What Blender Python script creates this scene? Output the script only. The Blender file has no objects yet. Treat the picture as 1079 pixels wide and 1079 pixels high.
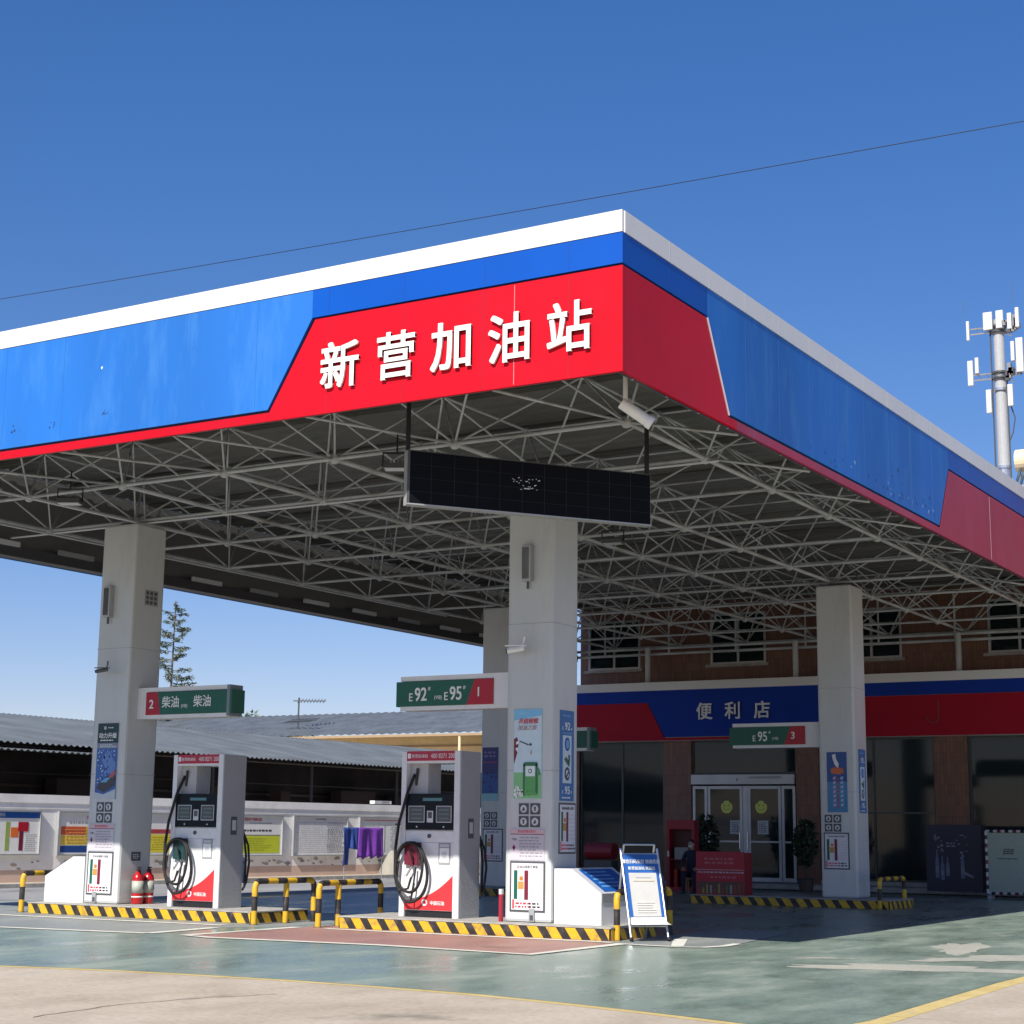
import bpy, bmesh, math, random
from mathutils import Vector, Matrix
random.seed(7)
SC = bpy.context.scene
COL = SC.collection
R = math.radians
PI = math.pi

# ------------------------------------------------------------------ materials
def new_mat(name):
    m = bpy.data.materials.new(name); m.use_nodes = True
    nt = m.node_tree; b = nt.nodes['Principled BSDF']
    return m, nt, b
def pmat(name, col, rough=.5, metal=0., var=.08, scale=3., bump=0., bscale=40., coat=0., spec=.5, dirt=None, dirt_amt=.0, dirt_scale=1.2, stretch=None, emit=None):
    m, nt, b = new_mat(name)
    N = nt.nodes; L = nt.links
    tc = N.new('ShaderNodeTexCoord')
    vec = tc.outputs['Object']
    if stretch:
        mp = N.new('ShaderNodeMapping'); mp.inputs['Scale'].default_value = stretch
        L.new(vec, mp.inputs['Vector']); vec = mp.outputs['Vector']
    nz = N.new('ShaderNodeTexNoise'); nz.inputs['Scale'].default_value = scale; nz.inputs['Detail'].default_value = 5
    L.new(vec, nz.inputs['Vector'])
    rp = N.new('ShaderNodeMapRange'); rp.inputs['From Min'].default_value = .3; rp.inputs['From Max'].default_value = .7
    L.new(nz.outputs['Fac'], rp.inputs['Value'])
    mx = N.new('ShaderNodeMix'); mx.data_type = 'RGBA'
    c = Vector(col[:3])
    mx.inputs[6].default_value = (*[max(0, x*(1-var)) for x in c], 1)
    mx.inputs[7].default_value = (*[min(1, x*(1+var)) for x in c], 1)
    L.new(rp.outputs['Result'], mx.inputs[0])
    out = mx.outputs[2]
    if dirt:
        n2 = N.new('ShaderNodeTexNoise'); n2.inputs['Scale'].default_value = dirt_scale; n2.inputs['Detail'].default_value = 8; n2.inputs['Roughness'].default_value = .65
        L.new(vec, n2.inputs['Vector'])
        r2 = N.new('ShaderNodeMapRange'); r2.inputs['From Min'].default_value = .5; r2.inputs['From Max'].default_value = .72; r2.inputs['To Max'].default_value = dirt_amt
        L.new(n2.outputs['Fac'], r2.inputs['Value'])
        m2 = N.new('ShaderNodeMix'); m2.data_type = 'RGBA'
        L.new(out, m2.inputs[6]); m2.inputs[7].default_value = (*dirt, 1); L.new(r2.outputs['Result'], m2.inputs[0])
        out = m2.outputs[2]
    L.new(out, b.inputs['Base Color'])
    b.inputs['Roughness'].default_value = rough; b.inputs['Metallic'].default_value = metal
    b.inputs['Specular IOR Level'].default_value = spec
    if coat: b.inputs['Coat Weight'].default_value = coat; b.inputs['Coat Roughness'].default_value = .15
    if bump:
        n3 = N.new('ShaderNodeTexNoise'); n3.inputs['Scale'].default_value = bscale; n3.inputs['Detail'].default_value = 4
        L.new(tc.outputs['Object'], n3.inputs['Vector'])
        bp = N.new('ShaderNodeBump'); bp.inputs['Strength'].default_value = bump; bp.inputs['Distance'].default_value = .02
        L.new(n3.outputs['Fac'], bp.inputs['Height']); L.new(bp.outputs['Normal'], b.inputs['Normal'])
    if emit:
        b.inputs['Emission Color'].default_value = (*emit[:3], 1); b.inputs['Emission Strength'].default_value = emit[3]
    return m
_fc = {}
def flat(col, rough=.45):
    k = (tuple(round(c, 3) for c in col), rough)
    if k not in _fc: _fc[k] = pmat('paint_%d' % len(_fc), col, rough, var=.05, scale=6)
    return _fc[k]

RED = flat((.62, .012, .03)); WHITE = flat((.78, .78, .76)); BLACK = flat((.012, .012, .014)); DGREY = flat((.07, .075, .08))
GREY = flat((.3, .31, .32)); LGREY = flat((.55, .56, .58)); GREEN = flat((.002, .1, .062)); SIGNRED = flat((.4, .004, .022))
BLUE = flat((.01, .09, .36)); LBLUE = flat((.12, .35, .62)); YEL = flat((.75, .55, .02)); DBLUE = flat((.006, .02, .12))
MAROON = flat((.16, .01, .03)); ORANGE = flat((.7, .16, .03)); LIME = flat((.55, .6, .03)); DGREEN = flat((.01, .12, .05)); INK = flat((.05, .05, .06)); REDINK = flat((.6, .03, .05))
PALE = flat((.62, .66, .7)); CREAM = flat((.75, .6, .38))
M_fr = pmat('fascia_red', (.5, .004, .014), .45, var=.08, scale=.6, spec=.15, dirt=(.36, .012, .03), dirt_amt=.25, dirt_scale=.8)
M_fr2 = pmat('fascia_red_chalky', (.36, .02, .055), .5, var=.12, scale=.7, coat=.0, dirt=(.32, .06, .11), dirt_amt=.6, dirt_scale=1.2, stretch=(1, 1, .3))
M_fb = pmat('fascia_blue_deep', (.0005, .07, .38), .4, var=.07, scale=.7, coat=.05, spec=.3)
M_fbf = pmat('fascia_blue_chalky', (.015, .135, .47), .55, var=.16, scale=.55, spec=.3, dirt=(.06, .22, .52), dirt_amt=.5, dirt_scale=2.6, stretch=(1, 1, .22))
M_fw = pmat('fascia_white', (.68, .68, .66), .4, var=.04, scale=.6, dirt=(.62, .63, .6), dirt_amt=.5, dirt_scale=1.5)
M_groove = flat((.02, .012, .05))
M_sblue = pmat('shop_blue', (.003, .035, .3), .6, var=.06, scale=1, spec=.2)
M_sred = pmat('shop_red', (.34, .004, .02), .6, var=.06, scale=1, spec=.2)
M_letter = pmat('letter_white', (.82, .8, .74), .4, var=.04)
M_deck = pmat('deck_steel', (.13, .13, .12), .65, var=.2, scale=.5, stretch=(.2, 1, 1), dirt=(.07, .07, .06), dirt_amt=.6)
M_truss = pmat('truss_paint', (.44, .465, .47), .5, var=.15, scale=1.2, dirt=(.2, .17, .14), dirt_amt=.75, dirt_scale=1.4)
M_column = pmat('column_panel', (.53, .55, .545), .3, var=.05, scale=.8, coat=.15, dirt=(.36, .35, .32), dirt_amt=.4, dirt_scale=2.2, stretch=(1.6, 1.6, .35))
M_conc = pmat('kerb_concrete', (.36, .35, .325), .85, var=.2, scale=5, bump=.3, dirt=(.2, .19, .17), dirt_amt=.6, dirt_scale=3)
M_yel = pmat('hazard_yellow', (.62, .37, .015), .5, var=.1, scale=6, dirt=(.22, .15, .07), dirt_amt=.85, dirt_scale=7)
M_blk = pmat('hazard_black', (.025, .02, .02), .5, var=.2, scale=6, dirt=(.15, .13, .1), dirt_amt=.5, dirt_scale=6)
M_dfr = pmat('dispenser_white', (.72, .72, .72), .35, var=.04, scale=3, dirt=(.45, .43, .4), dirt_amt=.3, dirt_scale=4)
M_dsd = pmat('dispenser_side', (.38, .39, .4), .45, .3, var=.05, scale=3, dirt=(.3, .3, .3), dirt_amt=.35, dirt_scale=3)
M_perf = pmat('dispenser_vents', (.38, .39, .4), .5, .3, var=.3, scale=60)
M_rub = pmat('rubber', (.009, .009, .010), .7, var=.2)
M_steel = pmat('steel', (.55, .56, .58), .3, .8, var=.08)
M_alu = pmat('aluminium', (.42, .43, .43), .4, .4, var=.08)
M_roofm = pmat('roof_sheet', (.115, .13, .14), .5, .1, var=.2, scale=.7, dirt=(.075, .07, .065), dirt_amt=.6, dirt_scale=.9)
M_wallw = pmat('yard_wall_paint', (.88, .86, .83), .8, var=.05, scale=1.5, bump=.2, dirt=(.6, .53, .46), dirt_amt=.6, dirt_scale=.8)
M_dark = pmat('dark_board', (.016, .014, .018), .8, var=.4, scale=2)
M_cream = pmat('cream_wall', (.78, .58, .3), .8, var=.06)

def mat_tile():
    m, nt, b = new_mat('wall_tile'); N = nt.nodes; L = nt.links
    tc = N.new('ShaderNodeTexCoord'); mp = N.new('ShaderNodeMapping'); mp.inputs['Rotation'].default_value = (R(90), 0, 0)
    L.new(tc.outputs['Object'], mp.inputs['Vector'])
    br = N.new('ShaderNodeTexBrick'); br.inputs['Scale'].default_value = 1; br.offset = 0
    br.inputs['Brick Width'].default_value = .1; br.inputs['Row Height'].default_value = .3; br.inputs['Mortar Size'].default_value = .006
    br.inputs['Color1'].default_value = (.2, .085, .045, 1); br.inputs['Color2'].default_value = (.145, .058, .035, 1); br.inputs['Mortar'].default_value = (.06, .045, .04, 1)
    L.new(mp.outputs['Vector'], br.inputs['Vector']); L.new(br.outputs['Color'], b.inputs['Base Color'])
    b.inputs['Roughness'].default_value = .45
    return m
M_tile = mat_tile()
def mat_glass(name='window_glass', tint=(.09, .16, .17), mix=.5):
    m, nt, b = new_mat(name); N = nt.nodes; L = nt.links
    b.inputs['Base Color'].default_value = (*[t*.25 for t in tint], 1); b.inputs['Roughness'].default_value = .05; b.inputs['Specular IOR Level'].default_value = .55
    tr = N.new('ShaderNodeBsdfTransparent'); tr.inputs['Color'].default_value = (.35, .42, .42, 1)
    ms = N.new('ShaderNodeMixShader'); ms.inputs[0].default_value = mix
    L.new(tr.outputs[0], ms.inputs[1]); L.new(b.outputs[0], ms.inputs[2]); L.new(ms.outputs[0], N['Material Output'].inputs['Surface'])
    return m
M_glass = mat_glass()

def mat_floor(name, c1, c2, c3, rlo, rhi, sc=.35, streak=(1., .18, 1.), bump=.05, worn=None, stain=.45):
    m, nt, b = new_mat(name); N = nt.nodes; L = nt.links
    tc = N.new('ShaderNodeTexCoord'); mp = N.new('ShaderNodeMapping'); mp.inputs['Scale'].default_value = streak; mp.inputs['Rotation'].default_value = (0, 0, R(58))
    L.new(tc.outputs['Object'], mp.inputs['Vector'])
    n1 = N.new('ShaderNodeTexNoise'); n1.inputs['Scale'].default_value = sc; n1.inputs['Detail'].default_value = 8; n1.inputs['Roughness'].default_value = .62
    L.new(mp.outputs['Vector'], n1.inputs['Vector'])
    cr = N.new('ShaderNodeValToRGB'); e = cr.color_ramp.elements
    e[0].position = .3; e[0].color = (*c1, 1); e[1].position = .72; e[1].color = (*c3, 1); x = e.new(.52); x.color = (*c2, 1)
    L.new(n1.outputs['Fac'], cr.inputs['Fac'])
    n2 = N.new('ShaderNodeTexNoise'); n2.inputs['Scale'].default_value = 14; n2.inputs['Detail'].default_value = 6
    L.new(tc.outputs['Object'], n2.inputs['Vector'])
    mr = N.new('ShaderNodeMapRange'); mr.inputs['From Min'].default_value = .3; mr.inputs['From Max'].default_value = .7; mr.inputs['To Min'].default_value = .88; mr.inputs['To Max'].default_value = 1.1
    L.new(n2.outputs['Fac'], mr.inputs['Value'])
    mm = N.new('ShaderNodeMix'); mm.data_type = 'RGBA'; mm.blend_type = 'MULTIPLY'; mm.inputs[0].default_value = 1
    L.new(cr.outputs['Color'], mm.inputs[6]); L.new(mr.outputs['Result'], mm.inputs[7])
    out = mm.outputs[2]
    if worn:
        n4 = N.new('ShaderNodeTexNoise'); n4.inputs['Scale'].default_value = worn[1]; n4.inputs['Detail'].default_value = 9; n4.inputs['Roughness'].default_value = .7
        L.new(mp.outputs['Vector'], n4.inputs['Vector'])
        r4 = N.new('ShaderNodeMapRange'); r4.inputs['From Min'].default_value = .58; r4.inputs['From Max'].default_value = .68; r4.inputs['To Max'].default_value = worn[2]
        L.new(n4.outputs['Fac'], r4.inputs['Value'])
        m4 = N.new('ShaderNodeMix'); m4.data_type = 'RGBA'; L.new(out, m4.inputs[6]); m4.inputs[7].default_value = (*worn[0], 1); L.new(r4.outputs['Result'], m4.inputs[0]); out = m4.outputs[2]
    for (ssc, lo, hi, am, st) in ((.55, .6, .72, stain, (1, 1, 1)), (1.6, .64, .7, stain*.8, (.12, 1.6, 1))):
        mp5 = N.new('ShaderNodeMapping'); mp5.inputs['Scale'].default_value = st; mp5.inputs['Rotation'].default_value = (0, 0, R(12)); mp5.inputs['Location'].default_value = (3.7, 1.3, 0); L.new(tc.outputs['Object'], mp5.inputs['Vector'])
        n5 = N.new('ShaderNodeTexNoise'); n5.inputs['Scale'].default_value = ssc; n5.inputs['Detail'].default_value = 7; n5.inputs['Roughness'].default_value = .6; L.new(mp5.outputs['Vector'], n5.inputs['Vector'])
        r5 = N.new('ShaderNodeMapRange'); r5.inputs['From Min'].default_value = lo; r5.inputs['From Max'].default_value = hi; r5.inputs['To Min'].default_value = 1; r5.inputs['To Max'].default_value = 1-am; L.new(n5.outputs['Fac'], r5.inputs['Value'])
        m5 = N.new('ShaderNodeMix'); m5.data_type = 'RGBA'; m5.blend_type = 'MULTIPLY'; m5.inputs[0].default_value = 1; L.new(out, m5.inputs[6]); L.new(r5.outputs['Result'], m5.inputs[7]); out = m5.outputs[2]
    L.new(out, b.inputs['Base Color'])
    rr = N.new('ShaderNodeMapRange'); rr.inputs['From Min'].default_value = .3; rr.inputs['From Max'].default_value = .7; rr.inputs['To Min'].default_value = rlo; rr.inputs['To Max'].default_value = rhi
    L.new(n1.outputs['Fac'], rr.inputs['Value']); L.new(rr.outputs['Result'], b.inputs['Roughness'])
    b.inputs['Specular IOR Level'].default_value = .38
    bp = N.new('ShaderNodeBump'); bp.inputs['Strength'].default_value = bump; bp.inputs['Distance'].default_value = .02
    L.new(n2.outputs['Fac'], bp.inputs['Height']); L.new(bp.outputs['Normal'], b.inputs['Normal'])
    return m
M_ground = mat_floor('beige_concrete', (.36, .30, .225), (.44, .375, .285), (.52, .45, .355), .75, .9, .9, (1, .6, 1), .25, ((.3, .27, .23), .9, .5))
M_green = mat_floor('green_epoxy', (.15, .205, .17), (.215, .275, .225), (.34, .375, .31), .18, .48, 1.1, (1, .4, 1), .04, ((.42, .43, .36), .8, .6))
M_gstrip = mat_floor('grey_floor', (.2, .225, .215), (.26, .275, .26), (.33, .335, .31), .4, .65, .7, (1, .3, 1), .05, ((.4, .4, .36), .8, .5))
M_redfl = mat_floor('red_floor', (.3, .16, .13), (.36, .2, .165), (.42, .26, .21), .4, .65, .7, (1, .3, 1), .05, ((.42, .34, .3), .8, .5))
M_asph = mat_floor('yard_road', (.2, .2, .2), (.26, .26, .26), (.32, .32, .31), .8, .9, .5, (1, .5, 1), .2)
M_line = mat_floor('line_paint', (.6, .58, .5), (.68, .66, .58), (.74, .72, .64), .6, .7, 2, (1, 1, 1), .05, ((.35, .38, .33), 2.5, .7))
M_yline = mat_floor('yellow_edge_paint', (.5, .38, .14), (.56, .43, .17), (.6, .49, .24), .7, .8, 2, (1, 1, 1), .05, ((.42, .38, .28), 2.5, .8))
M_patch = mat_floor('repair_patch', (.27, .29, .24), (.35, .345, .285), (.44, .41, .34), .8, .9, 1, (1, .5, 1), .2, ((.3, .33, .27), 1.2, .6))

# ------------------------------------------------------------------ mesh builder
class MB:
    def __init__(s): s.v = []; s.f = []; s.m = []; s.mats = []
    def mi(s, mat):
        if mat not in s.mats: s.mats.append(mat)
        return s.mats.index(mat)
    def add(s, vs, fs, mat):
        k = len(s.v); i = s.mi(mat); s.v += [tuple(v) for v in vs]
        for f in fs: s.f.append(tuple(k+a for a in f)); s.m.append(i)
        return s
    def box(s, x0, x1, y0, y1, z0, z1, mat):
        if x0 > x1: x0, x1 = x1, x0
        if y0 > y1: y0, y1 = y1, y0
        if z0 > z1: z0, z1 = z1, z0
        vs = [(x0,y0,z0),(x1,y0,z0),(x1,y1,z0),(x0,y1,z0),(x0,y0,z1),(x1,y0,z1),(x1,y1,z1),(x0,y1,z1)]
        return s.add(vs, [(0,3,2,1),(4,5,6,7),(0,1,5,4),(1,2,6,5),(2,3,7,6),(3,0,4,7)], mat)
    def prism(s, pts, a, b, axis, mat):
        # pts 2-D polygon; axis 'y': (x,z) pts extruded y=a..b ; 'x': (y,z) ; 'z': (x,y)
        def P(p, t): return (p[0], t, p[1]) if axis == 'y' else ((t, p[0], p[1]) if axis == 'x' else (p[0], p[1], t))
        n = len(pts); area = sum(pts[i][0]*pts[(i+1)%n][1]-pts[(i+1)%n][0]*pts[i][1] for i in range(n))
        if area < 0: pts = pts[::-1]
        if axis == 'y': pts = pts[::-1] if False else pts
        vs = [P(p, a) for p in pts]+[P(p, b) for p in pts]
        fs = [tuple(range(n-1, -1, -1)), tuple(range(n, 2*n))]+[(i, (i+1)%n, n+(i+1)%n, n+i) for i in range(n)]
        if (axis == 'y') != (a > b): fs = [f[::-1] for f in fs]
        return s.add(vs, fs, mat)
    def sheet(s, pts, z, mat):
        n = len(pts); area = sum(pts[i][0]*pts[(i+1)%n][1]-pts[(i+1)%n][0]*pts[i][1] for i in range(n))
        if area < 0: pts = pts[::-1]
        return s.add([(x, y, z) for x, y in pts], [tuple(range(n))], mat)
    def tube(s, p, q, r, mat, n=8, cap=True, r2=None):
        p = Vector(p); q = Vector(q); d = (q-p)
        if d.length < 1e-6: return s
        d.normalize(); a = d.orthogonal().normalized(); b = d.cross(a)
        r2 = r if r2 is None else r2
        vs = []
        for c, rr in ((p, r), (q, r2)):
            for i in range(n):
                t = 2*PI*i/n; vs.append(c+(a*math.cos(t)+b*math.sin(t))*rr)
        fs = [(i, (i+1)%n, n+(i+1)%n, n+i) for i in range(n)]
        if cap: fs += [tuple(range(n-1, -1, -1)), tuple(range(n, 2*n))]
        return s.add(vs, fs, mat)
    def path(s, pts, r, mat, n=8, mats=None):
        pts = [Vector(p) for p in pts]; rings = []
        a = None; K = len(pts)
        for i, p in enumerate(pts):
            d = (pts[min(i+1, K-1)]-pts[max(i-1, 0)]).normalized()
            if a is None: a = d.orthogonal().normalized()
            else: a = (a-d*a.dot(d)).normalized()
            b = d.cross(a); rings.append([p+(a*math.cos(2*PI*j/n)+b*math.sin(2*PI*j/n))*r for j in range(n)])
        for i in range(K-1):
            s.add(rings[i]+rings[i+1], [(j, (j+1)%n, n+(j+1)%n, n+j) for j in range(n)], mats[i] if mats else mat)
        s.add(rings[0], [tuple(range(n-1, -1, -1))], mats[0] if mats else mat); s.add(rings[-1], [tuple(range(n))], mats[-1] if mats else mat)
        return s
    def lathe(s, prof, cx, cy, mat, n=20):
        vs = []; 
        for r, z in prof:
            for i in range(n): vs.append((cx+r*math.cos(2*PI*i/n), cy+r*math.sin(2*PI*i/n), z))
        fs = []
        for k in range(len(prof)-1):
            for i in range(n): fs.append((k*n+i, k*n+(i+1)%n, (k+1)*n+(i+1)%n, (k+1)*n+i))
        fs += [tuple(range(n-1, -1, -1)), tuple(range((len(prof)-1)*n, len(prof)*n))]
        return s.add(vs, fs, mat)
    def ball(s, c, r, mat, seg=8, ring=5):
        prof = [(max(1e-4, r*math.sin(PI*k/ring)), c[2]-r*math.cos(PI*k/ring)) for k in range(ring+1)]
        return s.lathe(prof, c[0], c[1], mat, seg)
    def text(s, body, x, z, size, mat, y=0., ex=.004, off=.0, sx=1., align='CENTER', sh=0.):
        # text in the x-z plane facing -y ; (x, z) is the centre
        if off:
            d = off*size*.9
            for i, (a, b) in enumerate(((d, d), (-d, d), (d, -d), (-d, -d), (0, d), (0, -d), (d, 0), (-d, 0))):
                s.text(body, x+a, z+b, size, mat, y-.0004*(i+1), ex-.0008*(i+1)*.1, 0., sx, align, sh)
        key = (body, 0)
        if key not in TXT: TXT[key] = text_geo(body, 0)
        vs, fs, (w0, w1, h0, h1) = TXT[key]
        ww = (w1-w0); cx = (w0+w1)/2; cz = (h0+h1)/2
        sc = size/(h1-h0)
        if align == 'LEFT': cx = w0
        out = []
        for a, b, c in vs:
            out.append((x+(a-cx)*sc*sx+sh*(b-cz)*sc, y-(ex if c > 0 else 0), z+(b-cz)*sc))
        return s.add(out, fs, mat)
    def build(s, name, parent=None, smooth=False, bevel=0, loc=None):
        me = bpy.data.meshes.new(name); me.from_pydata(s.v, [], s.f)
        for m in s.mats: me.materials.append(m)
        me.polygons.foreach_set('material_index', s.m)
        if smooth: me.polygons.foreach_set('use_smooth', [True]*len(me.polygons))
        me.update()
        o = bpy.data.objects.new(name, me); COL.objects.link(o)
        if parent: o.parent = parent
        if loc: o.location = loc
        if bevel:
            bm = bmesh.new(); bm.from_mesh(me); bmesh.ops.remove_doubles(bm, verts=bm.verts, dist=1e-5)
            bmesh.ops.bevel(bm, geom=[e for e in bm.edges if e.calc_face_angle(0) > .5], offset=bevel, segments=2, profile=.5, affect='EDGES', clamp_overlap=True)
            bm.to_mesh(me); bm.free()
        return o
TXT = {}
def text_geo(body, off):
    cu = bpy.data.curves.new('t', 'FONT'); cu.body = body; cu.size = 1; cu.extrude = .5; cu.offset = off; cu.resolution_u = 4
    o = bpy.data.objects.new('t', cu); COL.objects.link(o); bpy.context.view_layer.update()
    dg = bpy.context.evaluated_depsgraph_get(); me = bpy.data.meshes.new_from_object(o.evaluated_get(dg))
    vs = [v.co[:] for v in me.vertices]; fs = [tuple(p.vertices) for p in me.polygons]
    bpy.data.objects.remove(o); bpy.data.curves.remove(cu); bpy.data.meshes.remove(me)
    xs = [v[0] for v in vs]; ys = [v[1] for v in vs]
    return vs, fs, (min(xs), max(xs), min(ys), max(ys))

def tag(o, label=None, cat=None, group=None, kind=None):
    if label: o['label'] = label
    if cat: o['category'] = cat
    if group: o['group'] = group
    if kind: o['kind'] = kind
    return o
def empty(name, loc, rz=0, label=None, cat=None, group=None):
    o = bpy.data.objects.new(name, None); COL.objects.link(o); o.location = loc; o.rotation_euler.z = rz
    o.empty_display_size = .3
    return tag(o, label, cat, group)
def struct(o): o['kind'] = 'structure'; return o

# ------------------------------------------------------------------ ground
G = MB(); G.sheet([(-900, -300), (900, -300), (900, 1500), (-900, 1500)], 0, M_ground); struct(G.build('ground'))
def sheet(name, pts, z, mat):
    m = MB(); m.sheet(pts, z, mat); return struct(m.build(name))
front = [(-60, -1.2), (-20, -.9), (-12.42, -0.25), (-8.26, 0.15), (-6.90, 0.50), (-5.78, 0.64), (-4.45, 0.74), (-3.25, 0.73), (-2.00, 0.65), (-0.79, 0.41), (0.25, 0.13), (1.23, -0.18), (1.88, -0.40)]
right = [(2.01, 0.01), (2.09, 0.72), (2.03, 2.87), (1.97, 5.32), (2.00, 7.47), (2.04, 12.57), (2.2, 20), (2.2, 33.4)]
sheet('yellow_edge_line', [(x, y-.14) for x, y in front]+[(2.35, -.7)]+[(x+.22, y) for x, y in right]+[(-18, 33.4), (-18, 20), (-60, 20)], .002, M_yline)
sheet('green_forecourt', front+right+[(-18.9, 33.4), (-18.9, 9), (-60, 9)], .004, M_green)
sheet('yard_road', [(-26.9, -60), (-21.5, -60), (-20.4, 5), (-19.6, 12), (-19.3, 34), (-19.3, 90), (-26.9, 90)], .005, M_asph)
sheet('grey_island_margin', [(-40, 5.0), (-13.89, 5.37), (-11.10, 5.68), (-11.28, 7.54), (-10.69, 8.49), (-10.69, 12.78), (-40, 12.2)], .006, M_gstrip)
sheet('red_island_margin', [(-10.38, 8.59), (-10.43, 5.73), (-9.71, 5.56), (-6.86, 5.81), (-4.28, 5.63), (-4.30, 8.32), (-4.15, 8.69), (-4.25, 12.57), (-10.38, 12.57)], .008, M_redfl)
sheet('grey_corner_margin', [(-4.66, 8.34), (-3.84, 8.31), (-3.12, 8.34), (-2.97, 8.69), (-3.00, 9.82), (-3.43, 12.88), (-4.76, 12.88)], .010, M_gstrip)
def lines(name, segs, w, z=.0125):
    m = MB()
    for si, pl in enumerate(segs):
        L, Rr = [], []
        for i, p in enumerate(pl):
            a = Vector(pl[max(i-1, 0)]); b = Vector(pl[min(i+1, len(pl)-1)]); d = (b-a).normalized(); n = Vector((-d.y, d.x))
            L.append(tuple(Vector(p)+n*w/2)); Rr.append(tuple(Vector(p)-n*w/2))
        for i in range(len(pl)-1): m.sheet([L[i], L[i+1], Rr[i+1], Rr[i]], z+.0004*si+.00005*i, M_line)
    return struct(m.build(name))
lines('white_line', [[(-24, 4.95), (-18, 4.9), (-13.89, 5.31), (-11.10, 5.68)], [(-11.09, 5.69), (-11.28, 7.47)], [(-24, 7.4), (-16.73, 7.91), (-11.61, 8.08)], [(-10.38, 8.49), (-10.33, 5.68), (-9.71, 5.54), (-6.86, 5.82), (-4.28, 5.63), (-4.30, 8.28)], [(-9.77, 8.44), (-4.55, 8.54)]], .2)
lines('white_line', [[(-4.40, 8.34), (-3.84, 8.29), (-3.33, 8.30), (-3.04, 8.44), (-2.92, 8.90), (-2.97, 9.51)]], .14, .0145)
m = MB(); m.sheet([(-4.17, 9.82), (-4.00, 9.97), (-3.35, 8.44), (-3.50, 8.33)], .0165, M_line); struct(m.build('white_line'))
def blob(cx, cy, rx, ry, seed, z, mat, name, rot=0):
    rnd = random.Random(seed); pts = []
    for i in range(40):
        t = 2*PI*i/40; k = 1+.22*math.sin(3*t+seed)+.12*math.sin(7*t+seed*2)+rnd.uniform(-.1, .1)
        x, y = rx*k*math.cos(t), ry*k*math.sin(t); pts.append((cx+x*math.cos(rot)-y*math.sin(rot), cy+x*math.sin(rot)+y*math.cos(rot)))
    return sheet(name, pts, z, mat)
blob(0.61, 6.80, 1.5, .5, 3, .0065, M_patch, 'ground_patch', .35)
blob(0.96, 9.10, 1.15, .5, 5, .0085, M_patch, 'ground_patch', 1.0)
blob(-0.93, 7.67, .42, .13, 9, .0075, M_patch, 'ground_patch', .6)
blob(-0.06, 10.94, .35, 1.3, 12, .0055, M_patch, 'ground_patch', .2)
# saw-cut joints in the beige concrete
m = MB()
for a, b in (((3.6, -30), (4.9, 60)), ((-9.2, -30), (-9.6, -.6))):
    a = Vector(a); b = Vector(b); d = (b-a).normalized(); n = Vector((-d.y, d.x))*.012
    m.sheet([tuple(a+n), tuple(b+n), tuple(b-n), tuple(a-n)], .0035, flat((.16, .13, .1), .9))
struct(m.build('ground_joint'))
def crack(pts, seed):
    rnd = random.Random(seed); m = MB(); P = []
    for (a, b) in zip(pts, pts[1:]):
        for k in range(8):
            t = k/8; P.append(Vector((a[0]+(b[0]-a[0])*t+rnd.uniform(-.03, .03), a[1]+(b[1]-a[1])*t+rnd.uniform(-.04, .04))))
    for a, b in zip(P, P[1:]):
        d = (b-a).normalized(); n = Vector((-d.y, d.x))*.009; m.sheet([tuple(a+n), tuple(b+n), tuple(b-n), tuple(a-n)], .0038, flat((.22, .14, .1), .9))
    struct(m.build('ground_crack'))
crack([(-3.55, -.55), (-3.9, -1.3), (-4.1, -2.3), (-3.9, -3.6)], 4)

# ------------------------------------------------------------------ canopy
XL, XR, Y0, Y1 = -19.39, -1.54, 3.0, 34.0
ZB, ZR, ZW, ZT = 6.98, 8.30, 8.72, 9.0
can = empty('station_canopy', (-10, 18, 0), 0, 'huge forecourt canopy with red, blue and white fascia over a white lattice of steel tubes', 'canopy')
ORG = Vector((-10, 18, 0))
def cb(mb, name, parent=can, **k):
    mb.v = [tuple(Vector(v)-ORG) for v in mb.v]; return mb.build(name, parent, **k)
# front
g = MB(); g.box(XL+.14, XR-.14, Y0+.09, Y0+.12, ZB+.03, ZT-.03, DGREY)
g.box(XR-.12, XR-.09, Y0+.12, Y1, ZB+.03, ZT-.03, DGREY); g.box(XL+.09, XL+.12, Y0+.12, Y1, ZB+.03, ZT-.03, flat((.16, .16, .155))); cb(g, 'fascia_backing')
f = MB(); f.box(XL, XR-.05, Y0+.05, Y0+.09, ZB+.01, ZT-.01, M_groove); 
g = MB(); g.box(XL, XR, Y0-.01, Y0+.05, ZW+.004, ZT, M_fw); g.box(XL-.0, XR-.08, Y0+.05, Y0+.3, ZT-.02, ZT+.0, M_fw)
cb(g, 'white_top_band'); cb(f, 'fascia_groove')
g = MB(); g.box(-6.22, XR, Y0, Y0+.05, ZR+.03, ZW, M_fb); cb(g, 'blue_band')
g = MB(); g.prism([(XL, ZW), (-6.22, ZW), (-6.22, ZR+.03), (-6.93, 7.14), (XL, 7.14)], Y0, Y0+.05, 'y', M_fbf); cb(g, 'faded_blue_panel')
g = MB(); g.prism([(XL, ZB), (XR, ZB), (XR, ZR), (-6.17, ZR), (-6.9, 7.10), (XL, 7.10)], Y0+.002, Y0+.05, 'y', M_fr); cb(g, 'red_panel')
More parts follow.
